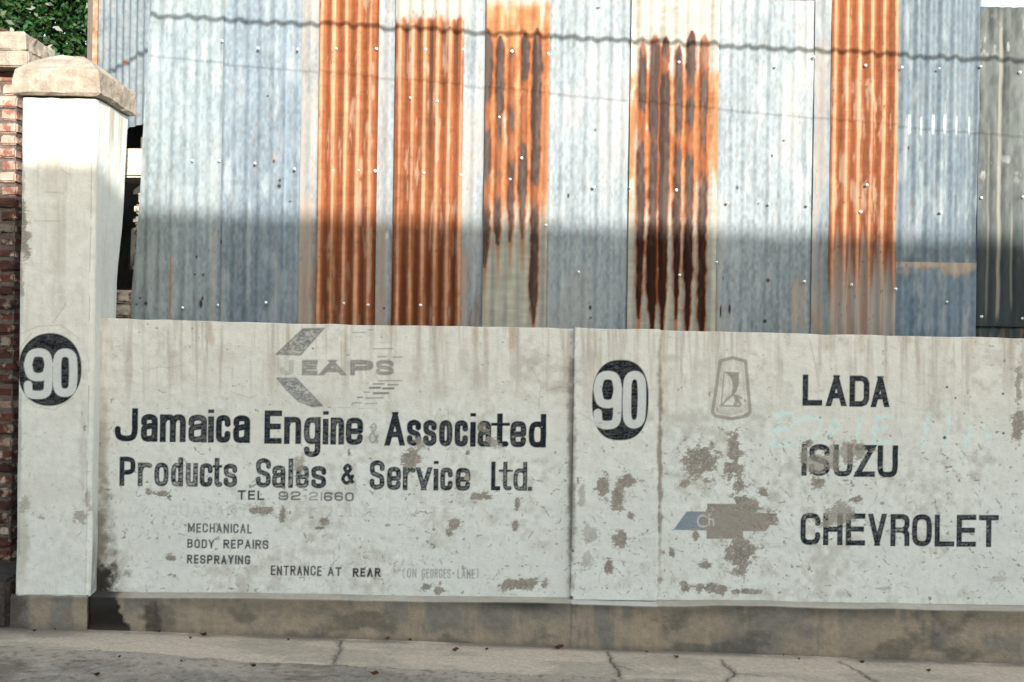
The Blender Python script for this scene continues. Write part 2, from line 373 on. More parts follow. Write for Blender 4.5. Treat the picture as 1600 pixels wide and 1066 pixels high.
INK = np.array((.008, .014, .021), np.float32)
def cover(sdv, soft=.8): return np.clip(.5 - sdv / soft, 0, 1)
class Painter:
    """keeps the paint colour, peel depth and the id of each painted word of one wall face"""
    def __init__(s, x0, y0, x1, y1, res=2, seed=1):
        s.cv = Canvas(x0, y0, x1, y1, res); s.seed = seed; s.names = {}; s.n = 0
        sh = s.cv.shape
        s.fine = fbm(sh, 5, 5, seed + 5, 3); s.brush = fbm(sh, 3, 14, seed + 6, 3); s.mid = fbm(sh, 22, 22, seed + 8, 4)
        s.rgb = np.zeros(sh + (3,), np.float32); s.peel = np.zeros(sh, np.float32)
    def begin(s, label): s.n += 1; s.names[s.n] = label
    def paint(s, ws, sdv, colr, alpha=1., wear=.2, soft=.8, mark=True):
        if sdv.size == 0: return
        a = cover(sdv, soft) * alpha
        inner = sm(.8, 3.0, -sdv)
        w = np.clip((s.brush[ws] * .6 + s.fine[ws] * .5 - .40) * 2.2, 0, 1)
        a = a * (1 - wear * w * (.35 + .65 * inner))
        s.rgb[ws] = mix(s.rgb[ws], colr, a)
        if mark:
            idw = s.cv.id[ws]; idw[sdv < .7] = s.n
    def word(s, items, yb, xh, cap, stroke, alpha=1., wear=.25, slope=.0138, colr=INK, xref=None, soft=.8):
        xref = items[0][1] if xref is None else xref
        for it in items:
            ch, xa, xb = it[:3]; w = it[3] if len(it) > 3 else wear
            base = yb + slope * ((xa + xb) / 2 - xref); key = ch if ch in G else ch.upper()
            low = ch in 'acegmnorsuv'; asc = base - cap if ch in 'dilt' else None
            top = base - (xh if (low or asc is not None) else cap)
            ws, sdv = glyph_sd(s.cv, key, xa, xb, top, base, stroke / 2, asc)
            s.paint(ws, sdv, colr, alpha, w, soft)
    def text(s, txt, xa, xb, ytop, ybase, stroke, alpha=1., wear=.3, colr=INK, slope=.0138, gap=.28, soft=.9):
        wd = {'I': .2, '1': .2, ' ': .7, 'M': 1.25, 'L': .85, 'E': .85, '-': .5, '(': .35, ')': .35, '.': .2}
        tot = sum(wd.get(c, 1.) for c in txt) + gap * (len(txt) - 1); k = (xb - xa) / tot; x = xa
        for c in txt:
            w = wd.get(c, 1.) * k
            if c != ' ':
                jy = random.uniform(-.4, .4); yb = ybase + slope * (x - xa) + jy
                ws, sdv = glyph_sd(s.cv, c, x, x + max(w, stroke), yb - (ybase - ytop), yb, stroke / 2)
                s.paint(ws, sdv, colr, alpha, wear, soft)
            x += w + gap * k
    def patch(s, cx, cy, rx, ry, amt=1., ragged=1., ang=0):
        ws = s.cv.win(cx - rx * 2.2, cy - ry * 2.2, cx + rx * 2.2, cy + ry * 2.2)
        X = s.cv.X[:, ws[1]] - cx; Y = s.cv.Y[ws[0], :] - cy
        if X.size == 0 or Y.size == 0: return
        c_, s_ = math.cos(ang), math.sin(ang); U = (X * c_ + Y * s_) / rx; V = (-X * s_ + Y * c_) / ry
        f = 1.05 - np.sqrt(U * U + V * V) + (s.mid[ws] - .5) * 1.9 * ragged + (s.fine[ws] - .5) * .9 * ragged + (s.brush[ws] - .5) * .8 * ragged
        m_ = np.maximum(sm(-.02, .20, f), sm(-.55, .15, f) * .55 * sm(.50, .64, s.fine[ws] * .6 + s.brush[ws] * .4)) * amt
        s.peel[ws] = np.maximum(s.peel[ws], m_)
    def scratches(s, n, box, colr, lmin, lmax, wmax, amax, seed, ang=None):
        r = rng(seed)
        for k in range(n):
            cx = r.uniform(box[0], box[2]); cy = r.uniform(box[1], box[3]); L = r.uniform(lmin, lmax) * r.random() + 2
            an = r.uniform(0, math.pi) if ang is None else r.normal(ang, .45)
            dx, dy = math.cos(an) * L / 2, math.sin(an) * L / 2; b = r.normal(0, L * .12, 2)
            ws, sdv = line_sd(s.cv, [(cx - dx, cy - dy), (cx + b[0], cy + b[1]), (cx + dx, cy + dy)], r.uniform(.25, wmax))
            if sdv.size == 0: continue
            a = cover(sdv, 1.1) * r.uniform(.25, amax) * np.clip((s.fine[ws] - .3) * 3, 0, 1)
            s.rgb[ws] = mix(s.rgb[ws], colr, a)
    def finish(s):
        cv = s.cv; pc = np.empty(cv.shape + (3,), np.float32); pc[:] = (.275, .242, .203)
        pc *= (.72 + .50 * s.mid + .50 * (s.fine - .5) + .2 * (s.brush - .5))[..., None]
        pc = mix(pc, (.42, .39, .34), sm(.58, .7, s.fine) * .5)
        s.rgb = s.rgb * (1 - s.peel[..., None]) + pc * s.peel[..., None]

def wall_base(P, ytop, ybot, seed, dirt=1.):
    cv = P.cv; sh = cv.shape
    t = np.clip((cv.Y - ytop) / (ybot - ytop), 0, 1) + 0 * cv.X
    big = fbm(sh, 160, 160, seed, 4); vert = fbm(sh, 240, 16, seed + 3, 4); hor = fbm(sh, 30, 120, seed + 4, 4)
    c = np.empty(sh + (3,), np.float32); c[:] = (.66, .635, .57)
    c = mix(c, (.665, .675, .622), sm(.2, .6, t + (big - .5) * .5))
    c *= (1 + .16 * (big - .5) + .10 * (hor - .5) + .06 * (P.fine - .5))[..., None]
    st = np.clip((vert - .48) * 4, 0, 1) * (1 - sm(0, .42, t + (P.mid - .5) * .3)) * dirt
    c = mix(c, (.36, .30, .23), st * .7)
    c = mix(c, (.36, .315, .26), sm(.47, .78, P.mid * .4 + big * .6) * .55 * dirt)
    c = mix(c, (.42, .385, .33), sm(.56, .72, P.mid * .4 + P.fine * .6) * .22 * dirt)
    P.rgb[:] = c; return t

# ------------------------------------------------------------------ the painted wall
WT = lambda x: np.interp(x, [-2.4, -1.5, -.9, .3, .85, 1.5, 2.92, 5], [1.737, 1.724, 1.719, 1.7185, 1.715, 1.706, 1.70, 1.70])
WB = .175
wp = Painter(140, 495, 1760, 950, 2, 11)
cv = wp.cv
t = wall_base(wp, 505, 935, 40)
# stains and soot with a shape of their own
def blot(P, cx, cy, rx, ry, colr, a, rag=.8):
    ws = P.cv.win(cx - rx * 2, cy - ry * 2, cx + rx * 2, cy + ry * 2)
    X = (P.cv.X[:, ws[1]] - cx) / rx; Y = (P.cv.Y[ws[0], :] - cy) / ry
    f = 1 - np.sqrt(X * X + Y * Y) + (P.mid[ws] - .5) * rag
    P.rgb[ws] = mix(P.rgb[ws], colr, sm(-.15, .75, f) * a)
blot(wp, 150, 840, 34, 110, (.10, .08, .06), .8); blot(wp, 152, 905, 44, 34, (.03, .025, .02), .95, 1.4)
blot(wp, 158, 700, 14, 90, (.22, .18, .14), .6); blot(wp, 150, 540, 10, 60, (.25, .2, .16), .5)
for x_, w_ in ((893, 5), (1031, 3)): blot(wp, x_, 720, w_ * 1.6, 230, (.20, .16, .12), .75, 1.2)
for bx, by, rx, ry, a in ((745, 590, 20, 26, .3), (690, 610, 16, 20, .3), (840, 560, 34, 14, .3), (865, 605, 26, 12, .35), (1045, 560, 22, 9, .35), (1040, 598, 10, 10, .35), (540, 560, 8, 50, .3), (725, 560, 10, 30, .3), (275, 575, 22, 40, .22), (350, 555, 20, 20, .22), (500, 628, 24, 14, .3), (1125, 700, 20, 30, .12), (1465, 610, 20, 50, .2), (1560, 560, 26, 20, .3)):
    blot(wp, bx, by, rx, ry, (.34, .29, .23), a)
for bx in (330, 450, 540, 600, 690, 742, 800, 1160, 1230, 1290, 1345, 1420, 1480, 1520, 1575):
    blot(wp, bx, 528, random.uniform(5, 12), random.uniform(20, 46), (.42, .30, .19), random.uniform(.2, .5))
# main lettering
wp.begin('large line "Jamaica Engine & Associated" in bold dark blue paint')
wp.word([('J', 179, 215, .05), ('a', 220, 246, .12), ('m', 249.5, 290, .15), ('a', 294, 323, .3), ('i', 325, 333.5), ('c', 337, 360, .12), ('a', 364, 390.5, .1)], 690, 43.5, 52, 9.4, xref=197)
wp.word([('E', 412.7, 440, .15), ('n', 443.6, 470.4, .15), ('g', 474.7, 500.8, .35), ('i', 504.5, 512.5), ('n', 516, 537.5, .35), ('e', 540, 567, .25)], 693.5, 42.5, 52, 9.0, xref=425)
wp.word([('&', 576, 592)], 693, 32, 32, 3.0, alpha=.45, wear=.7, xref=583)
wp.word([('A', 601.4, 632, .1), ('s', 635.6, 657.5, .15), ('s', 661, 682, .2), ('o', 685.8, 706.5, .2), ('c', 710, 731, .15), ('i', 734.4, 743, .05), ('a', 746, 767, .25), ('t', 770, 795, .05), ('e', 797, 822, .2), ('d', 826, 853, .05)], 696.5, 41, 52.5, 8.8, xref=616)
wp.begin('second line "Products Sales & Service Ltd." in worn dark blue paint')
wp.word([('P', 186.4, 211, .1), ('r', 215, 238, .65), ('o', 241, 263, .55), ('d', 267, 285.8, .75), ('u', 290, 309, .85), ('c', 311.8, 331.8, .45), ('t', 331.5, 347.5, .5), ('s', 349, 370.3, .4)], 759.3, 37, 45.5, 7.6, xref=198)
wp.word([('S', 399.7, 422.9, .45), ('a', 425, 445.6, .6), ('l', 450.4, 457.6, .7), ('e', 462, 482.5, .7), ('s', 486, 509.3, .35)], 762, 35, 46, 7.4, xref=411)
wp.word([('&', 533, 554.5, .2)], 757.5, 33, 33, 5.6, xref=543)
wp.word([('S', 577.4, 600.5, .4), ('e', 604.5, 626.2, .45), ('r', 629, 649.5, .45), ('v', 649.6, 674.3, .45), ('i', 676.7, 685), ('c', 687.6, 707, .4), ('e', 711.7, 734.6, .4)], 765.3, 36, 46, 7.6, xref=589)
wp.word([('L', 767, 781.5, .1), ('t', 781, 800, .7), ('d', 802, 823.5, .6), ('.', 826, 830, .5)], 766.5, 35, 45, 6.6, xref=775)
wp.begin('thin line "TEL 92-21660"')
wp.text('TEL', 371, 413, 766, 781, 3.0, .95, .2)
wp.text('92', 435, 469.5, 767.5, 781.5, 2.7, .8, .4); wp.text('-', 473, 479, 767, 781, 2, .5, .4)
wp.text('2', 483, 497, 769, 782.5, 2.5, .55, .4); wp.text('1', 500.5, 504, 769, 782.5, 2.5, .6, .3)
wp.text('660', 506, 552.5, 769, 783, 2.7, .8, .3)
wp.begin('faded ghost lettering left under the white paint')
wp.text('GUARANTEED', 262, 440, 790, 806, 2.6, .20, .9, colr=(.25, .22, .2)); wp.text('GENUINE', 462, 590, 792, 807, 2.6, .16, .9, colr=(.25, .22, .2)); wp.text('PARTS', 608, 708, 792, 808, 2.6, .18, .9, colr=(.25, .22, .2))
wp.begin('small line "MECHANICAL"'); wp.text('MECHANICAL', 293.5, 393.5, 817.7, 832.3, 2.5, .9, .45)
wp.begin('small line "BODY REPAIRS"'); wp.text('BODY', 292.5, 334.5, 842.6, 856.5, 2.5, .93, .35); wp.text('REPAIRS', 349, 419.6, 842.8, 857, 2.5, .93, .35)
wp.begin('small line "RESPRAYING"'); wp.text('RESPRAYING', 292, 391, 867, 881, 2.7, .93, .3)
wp.begin('small line "ENTRANCE AT REAR"'); wp.text('ENTRANCE', 423, 502.5, 883.5, 899, 2.5, .93, .35); wp.text('AT', 512, 533.5, 886, 900, 2.5, .93, .3); wp.text('REAR', 551, 594.5, 887.5, 901.5, 3.0, .97, .15)
wp.begin('thin grey words "(ON GEORGES LANE)"'); gy = (.12, .13, .14)
wp.text('(', 628.5, 633, 888.5, 903, 1.6, .6, .5, colr=gy); wp.text('ON', 636, 650.5, 888.5, 903, 1.8, .62, .5, colr=gy); wp.text('GEORGES', 659, 704, 889, 903.5, 1.8, .62, .5, colr=gy); wp.text('LANE', 714.5, 742, 889, 904, 1.8, .62, .5, colr=gy); wp.text(')', 744, 748, 889, 904, 1.6, .6, .5, colr=gy)
# logo
wp.begin('faded grey hexagonal emblem of two slanting bars and thin lines around the letters JEAPS')
ws, s_ = poly_sd(cv, [(429, 554.6), (473, 513), (508, 512.3), (470, 555.7)]); wp.paint(ws, s_, (.10, .105, .10), .85, .8, 1.6)
ws, s_ = poly_sd(cv, [(431, 590.3), (463, 590.3), (505.6, 635), (488, 636.6), (466, 628), (447, 610)]); wp.paint(ws, s_, (.10, .11, .115), .85, .85, 1.6)
for ch, xa, xb, al in (('J', 437, 458.5, .4), ('E', 471.5, 496, .8), ('A', 500.7, 538, .8), ('P', 547, 583, .82), ('S', 587.7, 615, .78)):
    wp.word([(ch, xa, xb)], 586.5, 24, 24, 7.4 if ch != 'S' else 6, alpha=al, wear=.5, colr=(.15, .14, .13), soft=1.6)
for xa, xb, y_, hw, al in ((551, 571, 519.6, .8, .5), (575, 584, 515.5, .8, .5), (556, 566, 526.5, .6, .4), (590, 610, 535.5, .6, .3), (583.6, 614.5, 545, 1., .5), (590, 604, 557.5, 1.1, .5), (614, 629, 558, 1.1, .5),
    (591.7, 629, 595, .8, .65), (583.6, 601, 600, 1.1, .75), (606, 623, 601.2, 1., .7), (578, 595, 606, 1.7, .8), (598, 616, 607, 1.7, .8), (569, 578, 613, .9, .6), (584, 608, 614.4, 1.7, .75), (559, 567, 621, 1.4, .7), (572, 599, 622, 1., .6), (550, 566, 629.5, .9, .6), (570, 589, 630.5, .9, .5), (512, 517, 636.5, .8, .6), (528, 548, 637, .6, .35), (560, 582, 638, .5, .35)):
    ws, s_ = line_sd(cv, [(xa, y_ + .3), ((xa + xb) / 2, y_ + .1), (xb, y_)], hw); wp.paint(ws, s_, (.08, .08, .085), al, .3, 1.2)
# number on the pilaster
def number_badge(P, ell, d9, d0, stroke, label, power):
    P.begin(label); cx, cy, rx, ry = ell
    ws = P.cv.win(cx - rx - 4, cy - ry - 4, cx + rx + 4, cy + ry + 4); X = (P.cv.X[:, ws[1]] + TH * (P.cv.Y[ws[0], :] - cy) - cx) / rx; Y = (P.cv.Y[ws[0], :] - cy) / ry
    base = P.rgb[ws].copy()
    s_ = ((np.abs(X) ** power + np.abs(Y) ** power) ** (1 / power) - 1) * min(rx, ry)
    P.paint(ws, s_, INK * .6, 1., .14, 1.2)
    for ch, (xa, xb, ya, yb) in (('9', d9), ('0', d0)):
        ws2, s2 = glyph_sd(P.cv, ch, xa, xb, ya, yb, stroke / 2); P.paint(ws2, s2, (.56, .57, .54), 1., .06, .9)
number_badge(wp, (969.3, 625.4, 44, 62.8), (926.8, 970.6, 579.6, 671), (972.6, 1008.5, 579.8, 669.6), 13.2, 'white number 90 on a tall dark rounded badge', 2.5)
# right hand names
wp.begin('bold dark word "LADA"')
wp.word([('L', 1253.6, 1284.8), ('A', 1291, 1322), ('D', 1327, 1358), ('A', 1361, 1389)], 634, 48.5, 48.5, 8.8, xref=1268, slope=.022, wear=.18)
wp.begin('pale blue scrawled letters under the word LADA'); pb = (.55, .76, .73)
for pts in ([(1222, 644), (1206, 700)], [(1212, 648), (1240, 646)], [(1206, 672), (1238, 668)], [(1205, 698), (1240, 693)], [(1244, 660), (1262, 652), (1284, 654), (1280, 676), (1262, 690), (1248, 684)], [(1290, 690), (1304, 656), (1312, 668), (1296, 680)], [(1345, 652), (1338, 690)], [(1370, 652), (1364, 694)], [(1370, 654), (1396, 650)], [(1366, 672), (1388, 668)], [(1364, 692), (1394, 690)], [(1452, 646), (1441, 700)], [(1483, 648), (1478, 700)], [(1517, 668), (1508, 700)], [(1536, 664), (1546, 690)]):
    ws, s_ = line_sd(cv, pts, 3.2); wp.paint(ws, s_, pb, .55, .55, 4.0)
wp.begin('bold dark word "ISUZU", its first letters worn away')
wp.word([('I', 1252.5, 1260, .3), ('S', 1264, 1296, .3), ('U', 1301.5, 1332, .35), ('Z', 1335.6, 1367, .2), ('U', 1370.7, 1402.7, .12)], 743.5, 50, 50, 8.6, xref=1256, slope=.02)
wp.begin('bold dark word "CHEVROLET"')
for ch, xa, xb in (('C', 1250.6, 1281.4), ('H', 1286, 1316.3), ('E', 1321.4, 1351.6), ('V', 1356.5, 1384.5), ('r2', 1391, 1421), ('O', 1425, 1455.4), ('L', 1460, 1491), ('E', 1494.4, 1524.7), ('T', 1529, 1560)):
    yb = 851.8 + .0115 * (xa - 1250); ws, s_ = glyph_sd(cv, ch, xa, xb, yb - 50, yb, 4.1); wp.paint(ws, s_, INK, 1, .22)
wp.begin('grey brown outlined badge emblem with a sail shape'); br = (.27, .235, .20)
ws, s_ = line_sd(cv, [(1145.5, 559), (1165, 565), (1172, 643), (1167, 650), (1142.7, 654.5), (1118, 650), (1113.5, 644), (1125.5, 564), (1145.5, 559)], 2.6); wp.paint(ws, s_, br, .85, .3, 1.3)
ws, s_ = line_sd(cv, [(1144, 564), (1160, 569), (1165, 640), (1142, 648), (1120, 643), (1130, 568), (1144, 564)], .6); wp.paint(ws, s_, br, .4, .4, 1.2)
ws, s_ = poly_sd(cv, [(1131.5, 581), (1154.5, 582), (1154.5, 600), (1151, 611.5), (1145.5, 617.5), (1143, 616), (1145, 606), (1144.2, 597), (1141, 589)]); wp.paint(ws, s_, br, .95, .2, 1.2)
for pts, hw in (([(1131.5, 582), (1127, 633)], 1.1), ([(1125, 634), (1157, 635)], 1.5), ([(1129, 632), (1138, 622), (1146, 617), (1153, 619), (1159, 623)], 1.6), ([(1149, 620), (1151, 628), (1148, 634)], 2.6), ([(1152, 622), (1158, 634)], 2.)):
    ws, s_ = line_sd(cv, pts, hw); wp.paint(ws, s_, br, .8, .3, 1.2)
wp.begin('worn bow tie emblem, blue at its left end and bare brown elsewhere')
bt = [(1052.5, 827.8), (1073, 799.5), (1105, 799.5), (1105, 787.2), (1176, 788), (1176, 801), (1215, 802.5), (1197, 830), (1161, 830.2), (1161, 842), (1104, 842), (1104, 829)]
ws, s_ = poly_sd(cv, bt); wp.paint(ws, s_, (.28, .24, .20), .97, .1, 1.); s2 = s_ + np.clip(cv.X[:, ws[1]] - 1091 + (wp.fine[ws] - .5) * 30, 0, 60) * 3; wp.paint(ws, s2, (.18, .26, .325), .9, .75, 1.)
for pts in ([(1104, 808.5), (1098, 805), (1092, 808), (1090, 815), (1092, 821), (1098, 823.5), (1105, 821)], [(1108, 804), (1108, 821)], [(1108, 812), (1113, 811), (1115, 815), (1115, 822)]):
    ws, s_ = line_sd(cv, pts, 1.3); wp.paint(ws, s_, (.55, .53, .48), .85, .3, 1.)
# peeled places
for p in ((1093.8, 719, 27, 29), (1147.6, 702, 10, 34), (1143.7, 736, 16, 15), (1154, 755, 11, 12), (1071.5, 756, 10, 6), (1192, 771.5, 9, 7), (1156, 781, 13, 13), (1172, 792, 15, 9), (1158, 867, 23, 30), (1104, 883, 10, 6), (1105.6, 918.5, 14, 8), (1069, 918.5, 7, 7), (1127, 922, 9, 7), (1163, 924, 22, 5), (1049, 865, 5, 9), (1088, 836, 5, 9), (1110, 796, 9, 8), (1206, 810, 10, 9),
          (909, 770, 6, 19, .55), (942.4, 763, 10, 18), (978, 750, 13, 13), (964, 774, 9, 20), (985, 807, 5, 6), (970.5, 842.5, 12, 12), (951, 884, 8, 11), (924, 834, 11, 16, .55), (917, 875, 9, 14, .5),
          (640.7, 716, 13, 14), (657, 692, 6, 9, .75), (770, 690, 9, 8, .8), (756, 668, 8, 6, .6), (730, 708, 5, 5), (468, 727, 9, 14, .7), (251, 773, 16, 5), (232, 770, 5, 5), (264, 778, 5, 7), (406, 798, 20, 6), (441, 805, 5, 11), (507, 815, 7, 6), (500, 826, 8, 3), (266, 872, 9, 5), (753, 776, 22, 5), (709, 819, 8, 7), (701, 833, 4, 6), (805, 822, 5, 8), (808, 787, 4, 11), (812, 913, 34, 9), (665, 918, 8, 6), (685, 924, 9, 5), (545, 708, 4, 6), (730, 745, 3, 4),
          (1256, 712, 8, 15, .8), (1277, 722, 18, 17, .75), (1303, 716, 12, 19, .7), (1325, 708, 15, 17, .8), (1345, 706, 12, 11, .85), (1277, 754, 9, 10), (1308, 808, 27, 19, .8), (1335, 781, 11, 7), (1282, 752, 6, 5), (1262, 693, 9, 8), (1591, 667, 10, 24), (1591, 606, 5, 34, .8), (1560, 905, 10, 4, .4), (1380, 920, 18, 3, .5)):
    wp.patch(p[0], p[1], p[2], p[3], p[4] if len(p) > 4 else 1.)
spk = fbm(cv.shape, 14, 18, 77, 5); dens = sm(560, 760, cv.Y + 0 * cv.X) * .045 + sm(1030, 1090, cv.X) * .008
wp.peel = np.maximum(wp.peel, sm(.0, .03, spk - (.795 - dens)) * .85)
wp.scratches(620, (165, 690, 1600, 935), (.22, .18, .15), 3, 22, 1.2, 1., 5)
wp.scratches(90, (165, 510, 1600, 700), (.28, .23, .19), 3, 16, .7, .7, 6)
wp.scratches(320, (900, 700, 1600, 935), (.16, .13, .11), 5, 26, .8, 1., 8, ang=1.0)
wp.scratches(200, (165, 780, 900, 930), (.18, .15, .12), 4, 18, .8, .8, 9, ang=1.9)
for cr in ([(232, 578), (250, 573), (262, 575), (285, 571)], [(345, 800), (370, 786), (395, 792), (420, 779)], [(905, 645), (930, 660), (960, 690)], [(360, 612), (390, 622), (400, 618)], [(518, 798), (512, 808), (498, 816), (505, 826), (492, 835)], [(830, 575), (845, 600), (842, 640)], [(855, 610), (875, 604), (893, 608)], [(522, 860), (520, 905)], [(1265, 530), (1275, 575), (1280, 605)], [(700, 640), (704, 700)]):
    ws, s_ = line_sd(cv, cr, .45); a = cover(s_, 1.) * .55; wp.rgb[ws] = mix(wp.rgb[ws], (.25, .2, .17), a)
rc = rng(71)
for k in range(26):
    x_, y_ = rc.uniform(170, 1590), rc.uniform(515, 925); an = rc.uniform(0, 6.28); pts = [(x_, y_)]
    for j in range(int(rc.integers(3, 9))):
        an += rc.normal(0, .6); x_ += math.cos(an) * rc.uniform(4, 13); y_ += math.sin(an) * rc.uniform(4, 13); pts.append((x_, y_))
    ws, s_ = line_sd(cv, pts, .35)
    if s_.size: wp.rgb[ws] = mix(wp.rgb[ws], (.24, .2, .17), cover(s_, 1.) * rc.uniform(.25, .6) * sm(.3, .5, wp.fine[ws]))
wp.finish()
# nail holes
for hx, hy, hr in ((1479.5, 605, 2.6), (1567, 615.5, 2.8), (1493, 622, 2), (1476, 684, 3.6), (1568, 677, 2.6), (489, 544.5, 2.2), (895, 861, 3), (893, 934, 4)):
    blot(wp, hx, hy, hr, hr, (.06, .045, .035), 1., .3)

def panel_grid(xa, xb, y0, zt, zb, P, step=.004, back=.02, wob=.0025, seed=3):
    nx = int((xb - xa) / step) + 1; nz = int((float(np.max(zt(np.array([xa, xb])))) - zb) / step) + 1
    X = np.linspace(xa, xb, nx)[None, :] + np.zeros((nz, 1)); v = np.linspace(0, 1, nz)[:, None]
    ZT = zt(X[0]) + (fbm((1, nx), 1, 30, seed, 3)[0] - .5) * .008
    Z = zb + v * (ZT[None, :] - zb)
    px, py = photo_at(X, Z, y0)
    C = P.cv.sample(P.rgb, px, py); pe = P.cv.sample(P.peel, px, py)
    Y = y0 + pe * .0018 + (fbm((nz, nx), 60, 60, seed + 1, 4) - .5) * wob * 2
    ids = P.cv.id[np.clip(((py - P.cv.y0) * P.cv.res).astype(int), 0, P.cv.h - 1), np.clip(((px - P.cv.x0) * P.cv.res).astype(int), 0, P.cv.w - 1)]
    # fold the rim back so that the face has a thickness
    X, Y, Z = (np.pad(a, 1, mode='edge') for a in (X, Y, Z)); C = np.pad(C, ((1, 1), (1, 1), (0, 0)), mode='edge'); ids = np.pad(ids, 1)
    Y[0, :] = Y[-1, :] = y0 + back; Y[:, 0] = Y[:, -1] = y0 + back
    return np.stack([X, Y, Z], -1), np.concatenate([C, np.ones(C.shape[:2] + (1,))], -1), ids
def add_panel(parent, name, arrs, mat, names, label=None, partname='painted_lettering'):
    Pn, C, ids = arrs; ny, nx = ids.shape; Q = grid_faces(ny, nx); fid = ids[:-1, :-1]
    Pf, Cf = Pn.reshape(-1, 3), C.reshape(-1, 4)
    base = link(name, sub_mesh(name, Pf, Cf, Q[fid == 0], False), mat, parent, label)
    for k in np.unique(fid):
        if k: link(partname if 'emblem' not in names[k] and 'badge' not in names[k] else 'painted_emblem', sub_mesh('lettering', Pf, Cf, Q[fid == k], False), mat, parent, names[k])
    return base
wall = empty('painted_wall', (0, 0, 0), 'low white plastered street wall painted with the words Jamaica Engine & Associated', 'wall')
XL, XP0, XP1, XR = world_at(150, 700)[0] - .06, world_at(895.5, 700, -.03)[0], world_at(1029, 700, -.03)[0], 3.45
add_panel(wall, 'wall_panel', panel_grid(XL, XP0, 0, WT, WB, wp, seed=21), M['plaster'], wp.names)
add_panel(wall, 'wall_panel', panel_grid(XP1, XR, 0, WT, WB, wp, seed=22), M['plaster'], wp.names)
add_panel(wall, 'pilaster', panel_grid(XP0, XP1, -.032, lambda x: WT(x) + .002, WB + .004, wp, seed=23, back=.04), M['plaster'], wp.names)
link('wall_core', box_me('wall_core', XL + .004, XR - .003, .012, .20, .0, 1.697), M['plain_plaster'], wall)
# the plinth: vertical face, rounded ledge
def plinth_colour(px, py, seed):
    sh = px.shape; b_ = fbm(sh, 50, 70, seed, 5); f = fbm(sh, 6, 6, seed + 2, 3); v = fbm(sh, 90, 12, seed + 3, 4)
    c = np.empty(sh + (3,), np.float32); c[:] = (.275, .228, .17)
    c = mix(c, (.19, .172, .145), sm(.45, .62, b_)); c = mix(c, (.33, .26, .185), sm(.52, .68, v) * .6)
    c = mix(c, (.08, .075, .065), sm(.56, .72, fbm(sh, 26, 40, seed + 4, 5)) * .6)
    c *= (.85 + .3 * f)[..., None]
    def stain(cx, cy, rx, ry, a, hard=.5):
        nonlocal c
        d = 1 - np.sqrt(((px - cx) / rx) ** 2 + ((py - cy) / ry) ** 2) + (b_ - .5) * .9 + (f - .5) * .3; c = mix(c, (.012, .010, .009), sm(0, hard, d) * a)
    rg = fbm(sh, 9, 9, seed + 12, 4); band = sm(192 + 8, 192 - 4, px + (rg - .5) * 34 + (b_ - .5) * 30 - (py - 950) * .12); c = mix(c, (.010, .008, .007), band * (.97 if seed == 61 else 0.))
    if seed != 61: c = mix(c, (.05, .045, .04), sm(58, 28, px + (rg - .5) * 40) * .85)
    for cx_, w0 in ((231, 8), (243, 7)):
        bb = sm(1., .2, np.abs(px - cx_ - (py - 955) * .12 + (rg - .5) * 16) / (w0 + (py - 940) * .12)) * sm(930, 950, py + (rg - .5) * 24); c = mix(c, (.05, .04, .032), bb * .75 * (.5 + rg))
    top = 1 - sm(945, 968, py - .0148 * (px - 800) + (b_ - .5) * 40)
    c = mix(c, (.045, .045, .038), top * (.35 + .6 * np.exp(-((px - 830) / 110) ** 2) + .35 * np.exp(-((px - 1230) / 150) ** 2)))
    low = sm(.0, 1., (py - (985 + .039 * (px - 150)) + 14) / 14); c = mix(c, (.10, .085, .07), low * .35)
    return c
def plinth_face(parent, name, xa, xb, yf, yb, ztop, seed, lip=(.44, .385, .31), mat='concrete'):
    st = .006; nx = int((xb - xa) / st) + 1; x = np.linspace(xa, xb, nx)
    prof = [(yb, ztop + .004), (yf + (yb - yf) * .5, ztop + .001), (yf + .012, ztop - .003), (yf + .004, ztop - .007), (yf, ztop - .014)]
    z0 = ground_z(x).min() - .05; nz = int((ztop - z0) / st)
    prof += [(yf, z) for z in np.linspace(ztop - .02, z0, nz)]
    pr = np.array(prof); n = len(pr)
    X = np.tile(x, (n, 1)); Y = np.tile(pr[:, :1], (1, nx)); Z = np.tile(pr[:, 1:], (1, nx))
    amp = np.ones(n); amp[0] = 0; amp = amp[:, None]
    Y = Y + (fbm((n, nx), 22, 26, seed, 4) - .5) * .012 * amp + .02 * 0; Z = Z + (np.tile(fbm((1, nx), 1, 40, seed + 5, 4), (n, 1)) - .5) * .010 * (np.arange(n) < 6)[:, None]
    if seed == 61: Y = Y - .010 * (sm(XP0 - .004, XP0 + .004, X) * sm(XP1 + .004, XP1 - .004, X)) * amp
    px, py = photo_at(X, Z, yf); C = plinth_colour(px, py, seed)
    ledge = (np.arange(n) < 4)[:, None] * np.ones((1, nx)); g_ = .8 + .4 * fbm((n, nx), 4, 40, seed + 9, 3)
    soot_shade = sm(215, 165, px)
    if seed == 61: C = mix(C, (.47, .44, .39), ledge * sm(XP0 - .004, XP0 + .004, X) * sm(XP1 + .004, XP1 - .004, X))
    C = mix(C, lip, ledge * .8 * (1 - .93 * soot_shade) * (1 - (sm(XP0 - .004, XP0 + .004, X) * sm(XP1 + .004, XP1 - .004, X) if seed == 61 else 0))) * np.where(ledge > 0, g_, 1)[..., None]
    Pn = np.stack([X, Y, Z], -1)[::-1]; C = np.concatenate([C, np.ones(C.shape[:2] + (1,))], -1)[::-1]
    return link(name, mesh_np(name, Pn.reshape(-1, 3), grid_faces(n, nx).reshape(-1, 4), C.reshape(-1, 4)), M[mat], parent)
XPL = world_at(137, 925, -.09)[0]
plinth_face(wall, 'plinth', XPL + .004, XR, -.07, -.001, WB, 61)
